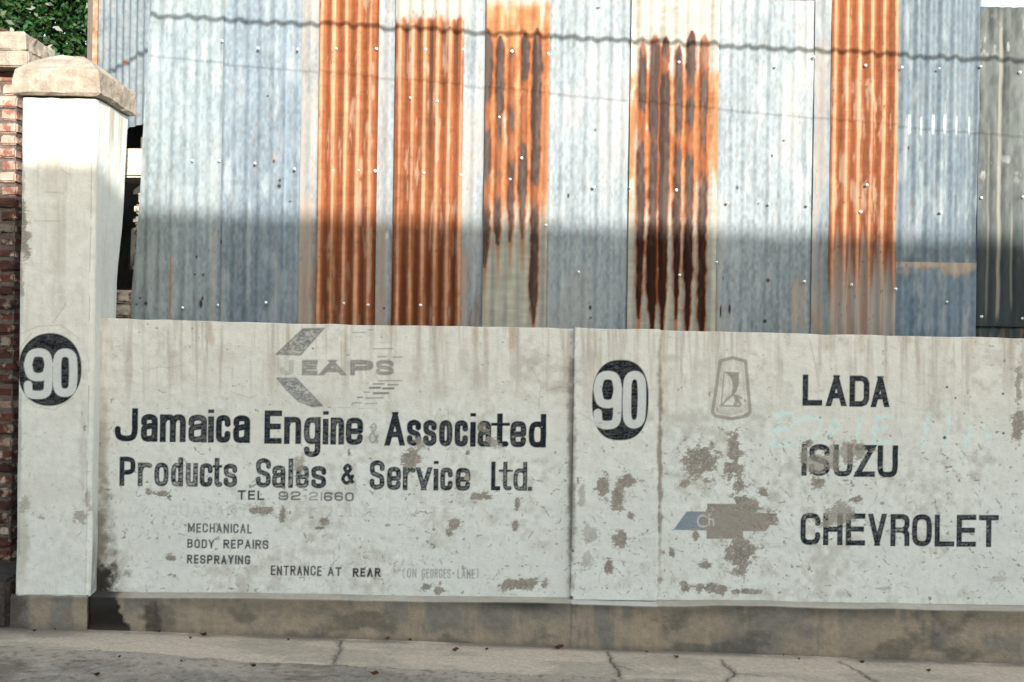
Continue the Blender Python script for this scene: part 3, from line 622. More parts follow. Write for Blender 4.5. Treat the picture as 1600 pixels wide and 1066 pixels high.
link('plinth_core', box_me('plinth_core', XPL + .006, XR, -.05, .19, -.5, WB - .022), M['mortar'], wall)
# the wall goes on past the frame
link('pilaster', box_me('pilaster', XR, XR + .45, -.032, .20, -.35, 1.71, bev=.006), M['plain_plaster'], wall)
link('wall_panel', box_me('wall_panel', XR + .45, 9, 0, .20, -.4, 1.69), M['plain_plaster'], wall)

# ------------------------------------------------------------------ white gate pillar
gp = empty('white_pillar', (-2.56, .1, 0), 'tall white plastered pillar with weathered stone cap and round dark number 90', 'pillar')
pp = Painter(-10, 130, 170, 945, 2, 31)
wall_base(pp, 150, 1700, 90, .5)
pp.rgb *= 1.0
for bx, by, rx, ry, a in ((80, 260, 26, 60, .35), (112, 190, 8, 60, .3), (90, 400, 14, 120, .3), (130, 700, 8, 120, .3), (34, 850, 14, 70, .55), (150, 820, 10, 110, .6), (30, 700, 6, 80, .5)): blot(pp, bx, by, rx, ry, (.38, .33, .26), a)
for p in ((36, 371, 10, 36), (34, 330, 6, 18), (33, 440, 5, 26, .7), (123, 806, 12, 12, .7), (65, 808, 5, 6, .7), (38, 789, 8, 12, .6), (36, 290, 5, 14, .5), (30, 250, 4, 20, .6), (137, 780, 4, 20, .6), (132, 671, 3, 8, .8)): pp.patch(*p)
number_badge(pp, (77.7, 577.6, 49.5, 56.8), (37.0, 81.6, 544.4, 623.8), (82.4, 120.0, 544.8, 620.4), 13.0, 'white number 90 on a round black badge', 2.15)
pp.scratches(110, (28, 640, 145, 925), (.2, .17, .14), 3, 14, .8, .8, 15); pp.scratches(40, (28, 160, 145, 640), (.3, .26, .22), 3, 14, .6, .6, 16)
for cr in ([(82, 165), (80, 200), (84, 240), (100, 268)], [(52, 235), (82, 232)], [(95, 265), (112, 275)], [(70, 300), (100, 302)], [(55, 345), (95, 346)], [(30, 522), (60, 510), (95, 508), (125, 530)], [(30, 560), (34, 540), (50, 520)], [(40, 620), (55, 636), (85, 640), (115, 622)], [(82, 505), (100, 480), (104, 470)]):
    ws, s_ = line_sd(pp.cv, cr, .5); pp.rgb[ws] = mix(pp.rgb[ws], (.28, .23, .18), cover(s_, 1.2) * .6)
pp.finish()
XA, XB, YF = -2.772, -2.352, -.09
ZB, ZTOP = .172, 2.965
step = .005; nz = int((ZTOP - ZB) / step) + 1; zz = np.linspace(ZB, ZTOP, nz)
depth = np.interp(zz, [.17, 1.75, 1.95, 2.3, 2.965], [.29, .29, .305, .36, .44])
r_ = .022; per = []
for y in np.linspace(1, 0.0, 30, endpoint=False): per.append((XA, y, 'side'))
for a in np.linspace(0, math.pi / 2, 7): per.append((XA + r_ - r_ * math.cos(a), -r_ * 0 + (r_ - r_ * math.sin(a)), 'arc'))
for x in np.linspace(XA + r_, XB - r_, int((XB - XA) / step)): per.append((x, 0.0, 'arc'))
for a in np.linspace(math.pi / 2, 0, 7): per.append((XB - r_ + r_ * math.cos(a), r_ - r_ * math.sin(a), 'arc'))
for y in np.linspace(0.0, 1, 60)[1:]: per.append((XB, y, 'side'))
ns = len(per); X = np.zeros((nz, ns)); Y = np.zeros((nz, ns)); side = np.zeros((nz, ns))
for j, (x, y, k) in enumerate(per):
    X[:, j] = x; Y[:, j] = YF + (y if k == 'arc' else r_ + y * (depth - r_)); side[:, j] = k == 'side'
Z = np.tile(zz[:, None], (1, ns)); wob = (fbm((nz, ns), 80, 40, 101, 4) - .5)
Y = Y + wob * .010 * (1 - side); X = X + wob * .012 * side * np.sign(X + 2.56) + (fbm((nz, 1), 60, 1, 102, 3) - .5) * .010
px, py = photo_at(X, Z, YF); C = pp.cv.sample(pp.rgb, px, py)
sc_ = np.empty((nz, ns, 3), np.float32); sc_[:] = (.58, .59, .56); vn = fbm((nz, ns), 130, 9, 103, 4)
sc_ = mix(sc_, (.40, .33, .26), sm(.5, .72, vn) * (.25 + .5 * sm(2.3, 2.9, Z))); sc_ = mix(sc_, (.08, .06, .05), sm(1.0, .2, Z) * sm(.25, .6, fbm((nz, ns), 30, 10, 104)) * .6)
C = C * (1 - side[..., None]) + sc_ * side[..., None]
ids = pp.cv.id[np.clip(((py - pp.cv.y0) * 2).astype(int), 0, pp.cv.h - 1), np.clip(((px - pp.cv.x0) * 2).astype(int), 0, pp.cv.w - 1)] * (side == 0)
pe = pp.cv.sample(pp.peel, px, py) * (1 - side); Y = Y + pe * .002
add_panel(gp, 'shaft', (np.stack([X, Y, Z], -1), np.concatenate([C, np.ones((nz, ns, 1))], -1), ids), M['plaster'], pp.names)
link('core', box_me('core', XA + .02, XB - .02, YF + .03, .18, .05, 2.95), M['plain_plaster'], gp)
link('plinth_core', box_me('plinth_core', XA - .01, XPL - .004, -.07, .2, -.3, ZB - .02), M['mortar'], gp)
plinth_face(gp, 'plinth', XA - .015, XPL + .002, -.098, -.085, ZB + .003, 66)
def cap_me(name, x0, x1, y0, y1, z0, z1, za, seed, inset=.0, apex=.35):
    """a weathered slab: vertical edge then a low hipped top"""
    import bmesh
    bm = bmesh.new(); n = 9; rr = rng(seed)
    rings = [(z0, 0.0), (z0 + .012, -.012), ((z0 + z1) / 2, -.008), (z1 - .012, -.004), (z1, .012), (z1 + (za - z1) * .45, .35 * (x1 - x0) * .5), (z1 + (za - z1) * .85, apex * (x1 - x0)), ]
    prev = None
    for zi, ins in rings:
        pts = []; a, b, c, d = x0 + max(ins, -.02), x1 - max(ins, -.02), y0 + max(ins, -.02), y1 - max(ins, -.02)
        for k in range(n): pts.append((a + (b - a) * k / n, c))
        for k in range(n): pts.append((b, c + (d - c) * k / n))
        for k in range(n): pts.append((b - (b - a) * k / n, d))
        for k in range(n): pts.append((a, d - (d - c) * k / n))
        vs_ = [bm.verts.new((p[0] + rr.normal(0, .0035), p[1] + rr.normal(0, .0035), zi + rr.normal(0, .003))) for p in pts]
        if prev: [bm.faces.new((prev[k], prev[(k + 1) % len(vs_)], vs_[(k + 1) % len(vs_)], vs_[k])) for k in range(len(vs_))]
        else: bm.faces.new(vs_[::-1])
        prev = vs_
    bm.faces.new(prev); me = bpy.data.meshes.new(name); bm.to_mesh(me); bm.free()
    return me
link('cap', cap_me('cap', -2.795, -2.328, -.118, .375, 2.975, 3.125, 3.262, 5), M['cap'], gp)
link('joint_bed', box_me('joint_bed', XA + .012, XB - .012, -.07, .33, 2.955, 2.985), M['mortar'], gp)

# ------------------------------------------------------------------ brick pillar at the left edge
bp = empty('brick_pillar', (-3.3, .5, 0), 'old red brick pillar with smeared mortar and stepped stone cap at the left edge', 'pillar')
link('mortar_core', box_me('mortar_core', -3.59, -3.012, .312, .9, .1, 3.20), M['mortar'], bp)
z = .27; row = 0; bm_cache = {}
while z < 3.17:
    off = 0 if row % 2 == 0 else -.115; x = -3.0
    h = .060 + random.uniform(-.004, .003)
    lens = [.22, .22, .16] if row % 2 == 0 else [.105, .22, .22, .05]
    for L in lens:
        o = link('brick', box_me('brick', x - L + .006, x - .006, .30 + random.uniform(-.008, .008), .40, z, z + h, jit=.007, bev=.009), M['brick_pale' if z > 2.42 or random.random() < .12 else 'brick'], bp)  # courses above a set height take the paler brick, a few below too
        x -= L
    for k, ly in enumerate((.40,) if row % 2 else (.52,)):
        link('brick', box_me('brick', -3.11, -3.0 + random.uniform(-.004, .004), ly + .012, ly + .205, z, z + h, jit=.003, bev=.005), M['brick'], bp)
    z += .076; row += 1
link('cap_course', box_me('cap_course', -3.66, -2.886, .195, .60, 3.222, 3.312, jit=.006, bev=.008), M['cap'], bp)
link('cap', cap_me('cap', -3.64, -2.916, .215, .56, 3.318, 3.435, 3.52, 9), M['cap'], bp)
link('base', box_me('base', -3.70, -2.80, -.10, .9, -.3, .255, jit=.01, bev=.02), M['soot_shade'], bp)  # block added where the recess is only dark; its shade is in the colour
link('recess_wall', box_me('recess_wall', -3.012, -2.70, .50, .8, .1, 2.9, jit=.004), M['mortar'], bp)  # dark backing added to fill the shaded gap between the pillars
link('side_wall', box_me('side_wall', -9, -3.60, .4, .7, -.3, 2.6), M['brick'], bp)

# ------------------------------------------------------------------ the tin shed front
YM = .45
shed = empty('tin_shed', (0, .6, 0), 'patchwork shed front of grey and rusty corrugated sheets standing behind the white wall', 'shed')
PITCH = .0762; SAMP = 14
GALV = (.20, .24, .256)
def u_to_x(u, Y): return (u - 800 + TH * 283) * (D + Y) / F
def sheet(u0, u1, y0, valley, fn, ztop=4.05, zbot=1.45, seed=1, left_slant=None, label=None, amp=.0026, name='corrugated_sheet'):
    xa, xb = u_to_x(u0, y0), u_to_x(u1, y0); dx = PITCH / SAMP; nx = int((xb - xa) / dx) + 2; dz = .010; nz = int((ztop - zbot) / dz) + 1
    x = np.linspace(xa, xb, nx); Z = np.tile(np.linspace(zbot, ztop, nz)[:, None], (1, nx)); X = np.tile(x, (nz, 1))
    if left_slant is not None:
        s = np.interp(Z, *left_slant); X = np.where(X < s, s, X)
    ph = (X - u_to_x(valley, y0)) / PITCH * 2 * math.pi
    ridge = -np.cos(ph)                                   # -1 in the valley, 1 on the ridge
    Y = y0 - amp * ridge + (fbm((nz, nx), 50, 60, seed + 50, 3) - .5) * .014 + (fbm((nz, nx), 12, 12, seed + 51, 2) - .5) * .0004
    px, py = photo_at(X, Z, y0); U = px + TH * (py - 250)
    C, metal = fn(U, py, ridge, (nz, nx), seed)
    C = np.clip(C, .004, .95); C = np.concatenate([C, metal[..., None]], -1)
    me = mesh_np(name, np.stack([X, Y, Z], -1).reshape(-1, 3), grid_faces(nz, nx).reshape(-1, 4), C.reshape(-1, 4), True)
    return link(name, me, M['sheet'], shed, label)
def spots(C, U, Y, lst, colr=(.03, .02, .015)):
    for (sx, sy, rx, ry) in lst:
        d = np.sqrt(((U - (sx + TH * (sy - 250))) / rx) ** 2 + ((Y - sy) / ry) ** 2); C = mix(C, colr, sm(1.3, .6, d))
    return C
def galv(base=GALV, rustbot=0., spotlist=(), beige=(), stain=.3, streaks=()):
    def f(U, Y, ridge, sh, seed):
        c = np.empty(sh + (3,), np.float32); c[:] = base
        v = fbm(sh, 150, 3.2, seed, 3); sp = fbm(sh, 2.6, 2.6, seed + 1, 3); bg = fbm(sh, 60, 40, seed + 2, 4)
        c *= (1 + .24 * (v - .5) + .55 * (sp - .5) + .50 * (bg - .5) + .03 * ridge + .055 * (2 * ridge ** 2 - 1))[..., None]
        c = mix(c, (.34, .36, .36), sm(.54, .74, fbm(sh, 22, 9, seed + 3, 4)) * .35)
        c = mix(c, (.27, .25, .225), sm(.52, .75, bg) * stain)
        c = mix(c, (.115, .15, .175), sm(.52, .74, fbm(sh, 60, 6, seed + 7, 4)) * .2)
        metal = np.full(sh, .9)
        if rustbot:
            e = sm(rustbot - 50, rustbot + 40, Y + (fbm(sh, 18, 5, seed + 5, 3) - .5) * 120); r = e * sm(.42, .6, fbm(sh, 30, 6, seed + 6, 3))
            c = mix(c, (.20, .12, .08), r * .8); metal *= 1 - r
        for (x0, x1, y0, y1, a) in beige:
            m_ = sm(x0 - 2, x0 + 3, U) * sm(x1 + 2, x1 - 3, U) * sm(y0 - 10, y0 + 25, Y) * sm(y1 + 20, y1 - 10, Y) * sm(.3, .5, fbm(sh, 26, 4, seed + 8, 3)) * a
            c = mix(c, (.28, .225, .185), m_); metal *= 1 - m_
        for (sx, y0, y1, w, a, cc) in streaks:
            m_ = sm(w, w * .3, np.abs(U - sx)) * sm(y0 - 2, y0 + 4, Y) * sm(y1, y1 - (25 if y1 - y0 > 60 else 8), Y) * a; c = mix(c, cc, m_); metal *= 1 - m_
        pit = sm(.80, .86, fbm(sh, 3, 2.2, seed + 12, 2)) * .5; c = mix(c, (.20, .13, .09), pit)
        c = spots(c, U, Y, spotlist); return c, metal
    return f
def rusty(topfade=None, botfade=None, darktop=0., light=1., dark=.0):
    def f(U, Y, ridge, sh, seed):
        v = fbm(sh, 90, 6, seed, 4); bg = fbm(sh, 50, 24, seed + 2, 4); hz = fbm(sh, 1.6, 26, seed + 3, 3)
        c = np.empty(sh + (3,), np.float32); c[:] = (.205, .076, .035)
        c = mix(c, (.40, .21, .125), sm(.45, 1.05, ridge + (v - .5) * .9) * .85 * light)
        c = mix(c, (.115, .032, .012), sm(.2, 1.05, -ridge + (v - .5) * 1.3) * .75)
        c *= (1 + .5 * (bg - .5) + .28 * (hz - .5) + .6 * (v - .5) + .5 * (fbm(sh, 5, 4, seed + 21, 3) - .5))[..., None]
        c = mix(c, (.36, .26, .19), sm(.60, .74, fbm(sh, 22, 6, seed + 22, 4)) * .5)
        if darktop:
            m_ = sm(darktop - 8, darktop + 12, Y) * sm(darktop + 190, darktop + 30, Y + (vnoise(sh, 400, SAMP, seed + 8) - .5) * 220) * sm(.25, .8, -ridge); c = mix(c, (.05, .026, .018), m_ * .85)
        low = sm(290, 450, Y + (v - .5) * 160) * sm(-.5, .8, -ridge + (bg - .5)); c = mix(c, (.075, .020, .008), low * (.55 + dark))  # rust deepened below the shadow edge; that shade sits in the colour
        metal = np.zeros(sh)
        if topfade:
            m_ = sm(topfade + 7, topfade - 5, Y + (vnoise(sh, 6, 5, seed + 4) - .5) * 14); m2 = m_ * (1 - .5 * sm(.5, .7, fbm(sh, 9, 7, seed + 14)) * sm(topfade - 25, topfade, Y))
            c = mix(c, (.31, .30, .27), m2); metal = np.maximum(metal, m_ * .4)
        if botfade:
            m_ = sm(botfade - 45, botfade + 45, Y + (v - .5) * 150 - ridge * 14); c = mix(c, (.27, .25, .225), m_ * .92); metal = np.maximum(metal, m_ * .5)
            c = mix(c, (.22, .10, .05), m_ * sm(.5, .72, v) * .5)
        e = sm(497, 520, Y + (bg - .5) * 30); c = mix(c, (.2, .165, .135), e * .45 * sm(.0, .5, ridge))
        pit = sm(.80, .86, fbm(sh, 3, 2.2, seed + 12, 2)) * .6; c = mix(c, (.10, .04, .02), pit)
        return c, metal
    return f
def streaky(valleys, cream_top, cream_bot, tops, bots, hw, lowdark, orange=(.26, .105, .046)):
    """cream sheet whose valleys have rusted through into long dark tongues"""
    def f(U, Y, ridge, sh, seed):
        bg = fbm(sh, 40, 12, seed, 4); v = fbm(sh, 60, 5, seed + 1, 4); hz = fbm(sh, 2, 18, seed + 2, 3); blot_ = fbm(sh, 14, 7, seed + 5, 4); rag = fbm(sh, 5, 3, seed + 6, 3)
        c = np.empty(sh + (3,), np.float32); c[:] = (.33, .315, .275)
        zone = sm(cream_top - 8, cream_top + 14, Y + (bg - .5) * 10) * sm(cream_bot + 40, cream_bot - 40, Y + (v - .5) * 70)
        c = mix(c, (.40, .22, .115), zone * sm(.15, .42, bg + (blot_ - .5) * .9)); c = mix(c, orange, zone * sm(.40, .58, v * .3 + bg * .2 + blot_ * .5) * .9)
        c = mix(c, (.27, .265, .22), sm(cream_bot - 30, cream_bot + 40, Y) * .7)
        c *= (1 + .35 * (hz - .5) + .4 * (v - .5) + .3 * (blot_ - .5))[..., None]
        for i, u in enumerate(valleys):
            n1 = np.interp(Y[:, :1] * 1.0, np.arange(-140, 620, 40), rng(seed * 7 + i).random(30)[:len(np.arange(-140, 620, 40))])
            n2 = np.interp(Y[:, :1] * 1.0, np.arange(-140, 620, 60), rng(seed * 9 + i).random(14)[:len(np.arange(-140, 620, 60))])
            env = sm(tops[i] - 12, tops[i] + 10, Y) * sm(bots[i] + 8, bots[i] - 95, Y)
            h = hw[i] * (.62 + .5 * n1) * env ** .45 + (rag - .5) * 3.6 * (env > .03); d = np.abs(U - u - (n2 - .5) * 2.0)
            halo = sm(h + 4.2, h + .5, d) * (.55 + .6 * rag) * sm(tops[i] - 20, tops[i], Y) * sm(bots[i] + 60, bots[i] - 30, Y)
            c = mix(c, (.24, .062, .016), halo * .95)
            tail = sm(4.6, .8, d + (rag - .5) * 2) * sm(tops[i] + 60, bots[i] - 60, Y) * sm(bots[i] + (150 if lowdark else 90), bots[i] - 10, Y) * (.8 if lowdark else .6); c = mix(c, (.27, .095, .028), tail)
            gapk = 1 - sm(.42, .30, n1 * .6 + blot_ * .4) * (.55 if not lowdark else .6) * sm(350, 300, Y); core = sm(h + 1.4, h - .8, d) * (env > .02) * gapk; shade_mix = sm(340, 390, Y) if lowdark else np.zeros_like(Y)  # tongues go near black below the shadow edge, shade mixed into the colour
            cc = mix(np.broadcast_to(np.array((.072, .052, .045), np.float32), sh + (3,)), (.022, .008, .005), np.clip(sm(.42, .6, rag * .5 + v * .5 + 0 * Y) * .45 + shade_mix * .85, 0, 1))
            c = c * (1 - core[..., None]) + cc * core[..., None]
        return c, np.zeros(sh)
    return f
XS = lambda y: world_at(0, y, YM)[1]
sheet(200, 338, YM - .004, 236, galv(spotlist=[(228, 474, 3, 3), (214, 475, 1.6, 1.6), (219, 466, 1.6, 1.6), (304, 429, 1.8, 1.8), (317, 430, 2.4, 2), (307, 402, 2, 2), (314, 475, 2.5, 7), (225, 144, 3, 1.2), (316, 466, 1.6, 4)],
      streaks=[(269, 400, 520, 1.6, .85, (.33, .15, .09)), (336, 360, 520, 5, .5, (.30, .25, .21))], stain=.2), seed=201, left_slant=([XS(497), XS(440), XS(400), XS(300), XS(180), XS(0)], [-2.368, -2.352, -2.337, -2.312, -2.297, -2.262]))
sheet(336, 463, YM + .010, 352, galv(base=(0.159, 0.197, 0.228), spotlist=[(436, 291, 3.2, 4), (437, 282, 2, 3), (428, 252, 2, 3), (345, 378, 2, 4), (453, 315, 2, 1.5), (418, 150, 2, 1)], beige=[(337, 350, 330, 520, .5)], streaks=[(429, 238, 260, 2, .8, (.35, .18, .12)), (446, 60, 400, 2.5, .4, (.22, .28, .34)), (434, 380, 520, 2.5, .3, (.35, .25, .18))]), seed=202)
sheet(461, 490, YM + .000, 466, galv(base=(0.207, 0.213, 0.211), rustbot=450, beige=[(462, 490, 300, 520, .8), (462, 476, -100, 520, .3)], stain=.6), seed=203)
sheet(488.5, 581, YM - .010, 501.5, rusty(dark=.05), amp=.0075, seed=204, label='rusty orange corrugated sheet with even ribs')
sheet(580.5, 608, YM + .008, 588, galv(base=(0.198, 0.219, 0.234), rustbot=500, beige=[(592, 607, 340, 520, .85), (592, 607, -100, 340, .25)], spotlist=[(578, 345, 1.6, 2), (577, 360, 1.4, 2), (577, 416, 2, 3), (600, 482, 2, 2)], streaks=[(606.5, 362, 378, 4, .9, (.40, .38, .36)), (606, 378, 470, 1.6, .6, (.33, .30, .26))], stain=.5), seed=205)
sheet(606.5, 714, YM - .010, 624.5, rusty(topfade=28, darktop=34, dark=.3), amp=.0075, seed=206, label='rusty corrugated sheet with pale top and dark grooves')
sheet(713, 749, YM + .006, 724, galv(base=(0.216, 0.238, 0.251), rustbot=490, beige=[(720, 738, 385, 520, .9)], stain=.6), seed=207)
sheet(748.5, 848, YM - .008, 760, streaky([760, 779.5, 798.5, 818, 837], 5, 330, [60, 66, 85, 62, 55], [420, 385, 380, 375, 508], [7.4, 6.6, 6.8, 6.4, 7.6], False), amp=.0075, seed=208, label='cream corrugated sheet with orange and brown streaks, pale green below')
sheet(846.5, 976, YM + .004, 862, galv(base=(.205, .235, .25), spotlist=[(922, 481, 2.5, 3.5), (923, 497, 2, 2), (934, 13, 3, 1), (888, 306, 2, 4), (855, 282, 2, 2), (930, 203, 1.6, 2.4)], beige=[(851, 858, 260, 520, .8)], streaks=[(854, -60, 520, 2.2, .55, (.42, .42, .41))], stain=.35), seed=209)
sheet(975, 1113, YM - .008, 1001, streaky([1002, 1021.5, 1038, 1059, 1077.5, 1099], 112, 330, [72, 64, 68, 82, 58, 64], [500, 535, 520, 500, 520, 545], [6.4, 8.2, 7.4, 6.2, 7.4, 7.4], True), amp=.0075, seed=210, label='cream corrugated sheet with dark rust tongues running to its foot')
sheet(1112, 1263, YM + .004, 1128, galv(base=(.20, .23, .245), rustbot=600, spotlist=[(1200, 438, 3, 3), (1195, 502, 3, 3), (1140, 483, 2, 8), (1185, 318, 1.5, 1.5), (1152, 293, 2.2, 3), (1206, 244, 2, 2), (1224, 220, 2, 2), (1126, 487, 1.6, 10), (1130, 435, 1.2, 3)], beige=[(1122, 1128, 440, 520, .7), (1240, 1262, 430, 520, .8)], stain=.4), ztop=3.775, seed=211)
sheet(1262, 1289, YM - .002, 1270, galv(base=(0.126, 0.159, 0.184), rustbot=500, beige=[(1272, 1289, 60, 520, .55)], spotlist=[(1259, 85, 3, 3)], stain=.4), seed=212)
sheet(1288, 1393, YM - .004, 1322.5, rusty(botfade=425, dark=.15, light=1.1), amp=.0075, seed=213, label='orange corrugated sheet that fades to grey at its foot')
sheet(1392, 1521, YM + .006, 1414, galv(base=(0.111, 0.140, 0.161), stain=.15, streaks=[(1411, -60, 420, 2.5, .5, (.16, .2, .24)), (1504, -60, 420, 3, .4, (.2, .26, .31))] + [(u, 179, 212, 3.4, .9, (.50, .52, .50)) for u in (1421, 1457.5, 1475.5)] + [(u, 182, 214, 2.4, .55, (.52, .56, .56)) for u in (1400, 1439, 1493, 1513)], spotlist=[(1420, 231, 2, 3)]), zbot=2.10, amp=.006, seed=214)
def patchsheet(U, Y, ridge, sh, seed):
    c, m_ = galv(base=(0.111, 0.149, 0.188), stain=.1, spotlist=[])(U, Y, ridge, sh, seed)
    e = sm(430, 414, Y + (fbm(sh, 6, 8, seed + 30, 3) - .5) * 26 - 12 * np.exp(-((U - 1495) / 16) ** 2)) * sm(.25, .5, fbm(sh, 7, 10, seed + 31, 3) + .3 * np.exp(-((U - 1495) / 18) ** 2))
    c = mix(c, (.34, .28, .22), e * .85); c = mix(c, (.34, .18, .09), e * sm(.55, .7, fbm(sh, 5, 5, seed + 32, 3)) * .8)
    c = mix(c, (.20, .225, .24), sm(1412, 1400, U) * .5)
    return c, m_ * (1 - e)
sheet(1391, 1519, YM - .006, 1414, patchsheet, ztop=2.165, amp=.006, seed=215, label='short dark blue grey patch sheet with crusted upper edge')
def darksheet(U, Y, ridge, sh, seed):
    c = np.empty(sh + (3,), np.float32); bg = fbm(sh, 70, 34, seed, 5); v = fbm(sh, 120, 5, seed + 1, 4)
    c[:] = (.085, .095, .092); c *= (1 + 1.7 * (bg - .5) + .6 * (v - .5) + .9 * (fbm(sh, 7, 5, seed + 3, 4) - .5))[..., None]
    dk_shade = sm(300, 430, Y + (bg - .5) * 120); c = mix(c, (.020, .027, .030), dk_shade * .85)  # darker below the shadow edge; shade put into the sheet colour
    for (u, w, a, y0, y1) in ((1562, 4.2, .75, 40, 495), (1545, 2.5, .4, 200, 495), (1583, 2.5, .5, 320, 480), (1526, 2.5, .5, 120, 495), (1603, 3, .4, 60, 400)):
        m_ = sm(w, w * .3, np.abs(U - u + (fbm((sh[0], 1), 12, 1, seed + int(u), 2) - .5) * 2)) * sm(y0 - 30, y0 + 30, Y) * sm(y1 + 12, y1 - 12, Y) * a * sm(.2, .45, v + .15); c = mix(c, (.24, .225, .19), m_)
    ws_ = sm(.6, .7, fbm(sh, 10, 9, seed + 6, 4)) * (np.exp(-((Y - 60) / 30) ** 2) + np.exp(-((Y - 265) / 22) ** 2) * .9); c = mix(c, (.30, .295, .27), ws_ * .7)
    return c, np.full(sh, .25)
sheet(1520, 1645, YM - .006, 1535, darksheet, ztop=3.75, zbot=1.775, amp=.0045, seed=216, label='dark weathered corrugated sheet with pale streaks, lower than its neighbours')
def darklow(U, Y, ridge, sh, seed):
    c, m_ = darksheet(U, Y, ridge, sh, seed); c = mix(c, (.05, .065, .075), sm(.4, .65, fbm(sh, 14, 5, seed + 9, 3)) * .7)
    c = mix(c, (.16, .10, .06), sm(.62, .75, fbm(sh, 16, 4, seed + 10, 3)) * .6); return c, m_
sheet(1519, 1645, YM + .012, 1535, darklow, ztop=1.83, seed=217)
sheet(1644, 1800, YM + .002, 1655, galv(), ztop=3.95, seed=218)
# receding corner sheet at the left, set back behind the front
ca, cb = Vector((-2.29, .70)), Vector((-2.868, 1.09)); Lc = (cb - ca).length; nxc = int(Lc / (PITCH / 10)); nzc = 130
tt = np.linspace(0, 1, nxc); Zc = np.tile(np.linspace(3.03, 4.1, nzc)[:, None], (1, nxc)); nrm = Vector((-(cb - ca).y, (cb - ca).x)).normalized()
phs = np.sin(tt * Lc / PITCH * 2 * math.pi) * .008
Xc = np.tile(ca.x + (cb.x - ca.x) * tt + nrm.x * phs, (nzc, 1)); Yc = np.tile(ca.y + (cb.y - ca.y) * tt + nrm.y * phs, (nzc, 1))
Zc[0] += (fbm((1, nxc), 1, 12, 5, 2)[0] - .5) * .02
Uc = np.tile(228 - 80 * tt, (nzc, 1)); Cc, Mc = galv(base=(0.180, 0.213, 0.234))(Uc, (4.1 - Zc) * 230, np.tile(np.sin(tt * 99), (nzc, 1)), (nzc, nxc), 230)
pxc = 523 - (Zc - 1.64) * F / (D + Yc)
Cc = mix(Cc, (.38, .15, .07), sm(4.5, 2, np.hypot(800 + Xc * F / (D + Yc) - 189.5, pxc - 97)) * .9)
me = mesh_np('corrugated_sheet', np.stack([Xc, Yc, Zc], -1).reshape(-1, 3), grid_faces(nzc, nxc).reshape(-1, 4), np.concatenate([Cc, Mc[..., None]], -1).reshape(-1, 4), True)
link('corrugated_sheet', me, M['sheet'], shed, 'narrow grey sheet turned back at the left corner')
link('corner_post', box_me('corner_post', -2.905, -2.872, 1.07, 1.12, 0, 4.1, jit=.002), M['rustpost'], shed)
link('corner_board', box_me('corner_board', -2.955, -2.907, 1.10, 1.14, 0, 4.1), M['wood'], shed)
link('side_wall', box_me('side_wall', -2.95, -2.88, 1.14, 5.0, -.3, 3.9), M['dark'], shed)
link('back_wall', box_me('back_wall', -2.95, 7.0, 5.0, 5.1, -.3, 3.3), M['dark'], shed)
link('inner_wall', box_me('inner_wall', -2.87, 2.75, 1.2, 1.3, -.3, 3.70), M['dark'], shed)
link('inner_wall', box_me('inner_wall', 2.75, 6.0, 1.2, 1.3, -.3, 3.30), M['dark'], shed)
rv = [(-2.20, .78), (2.55, .78), (2.55, 5.2), (-2.86, 5.2), (-2.86, 1.2)]
link('roof', mesh_py('roof', [(a, b_, 3.84) for a, b_ in rv] + [(a, b_, 3.90) for a, b_ in rv], [(4, 3, 2, 1, 0), (5, 6, 7, 8, 9)] + [(k, (k + 1) % 5, (k + 1) % 5 + 5, k + 5) for k in range(5)]), M['roof'], shed)
link('rail', box_me('rail', -2.18, 4.1, YM + .025, YM + .075, 3.28, 3.36), M['wood'], shed)
link('rail', box_me('rail', -2.18, 4.1, YM + .025, YM + .075, 2.58, 2.66), M['wood'], shed)
link('rail', box_me('rail', -2.18, 4.1, YM + .025, YM + .075, 1.80, 1.88), M['wood'], shed)
for xx in (-1.2, .2, 1.6, 3.0, 4.0): link('stud', box_me('stud', xx, xx + .08, YM + .08, YM + .16, -.3, 3.7), M['wood'], shed)
# screws
sv = []; sf = []
for i, (rr_, zz_) in enumerate(((1., 0), (1., .25), (.55, .3), (.5, .62), (.3, .85))):
    for k in range(8): sv.append((rr_ * math.cos(k * math.pi / 4) * .0105, -zz_ * .011, rr_ * math.sin(k * math.pi / 4) * .0105))
for i in range(4):
    for k in range(8): sf.append((i * 8 + k, (i + 1) * 8 + k, (i + 1) * 8 + (k + 1) % 8, i * 8 + (k + 1) % 8))
sf.append(tuple(range(32, 40))[::-1])
scm = mesh_py('screw', sv, sf); scm.materials.append(M['screw'])
for p in scm.polygons: p.use_smooth = True
SCR = [(403, 75), (465, 77), (525, 76), (588, 76), (665, 77), (724, 77), (800, 80), (1061, 97), (1212, 104), (1272, 89), (1353, 102), (1410, 105), (1468, 107), (1533, 104), (1594, 113), (347, 64), (300, 251), (342, 251), (398, 255), (460, 264), (520, 267), (560, 266), (586, 267), (662, 270), (720, 273), (797, 280), (985, 293), (1057, 297), (1137, 317), (1202, 319), (1262, 321), (1345, 331), (1471, 332), (1534, 309), (1599, 308), (1355, 289), (853, 352), (641, 153), (683, 158), (780, 183), (815, 247),
       (285, 481), (340, 477), (415, 473), (537, 474), (575, 477), (657, 477), (904, 425), (1062, 430), (1257, 440), (1331, 445), (1400, 452), (1480, 472), (1534, 495), (1598, 498), (928, 292), (857, 84), (1120, 410)]
for (sx, sy) in SCR:
    X_, Z_ = world_at(sx, sy, YM - .02)
    o = bpy.data.objects.new('screw', scm); col.objects.link(o); o.parent = shed; o.matrix_parent_inverse = Matrix.Translation(shed.location).inverted()
    o.location = (X_, YM - .016, Z_); o.rotation_euler = (random.uniform(-.25, .1), random.uniform(0, 3), random.uniform(-.2, .2)); s_ = random.uniform(.75, 1.05); o.scale = (s_, 1, s_)

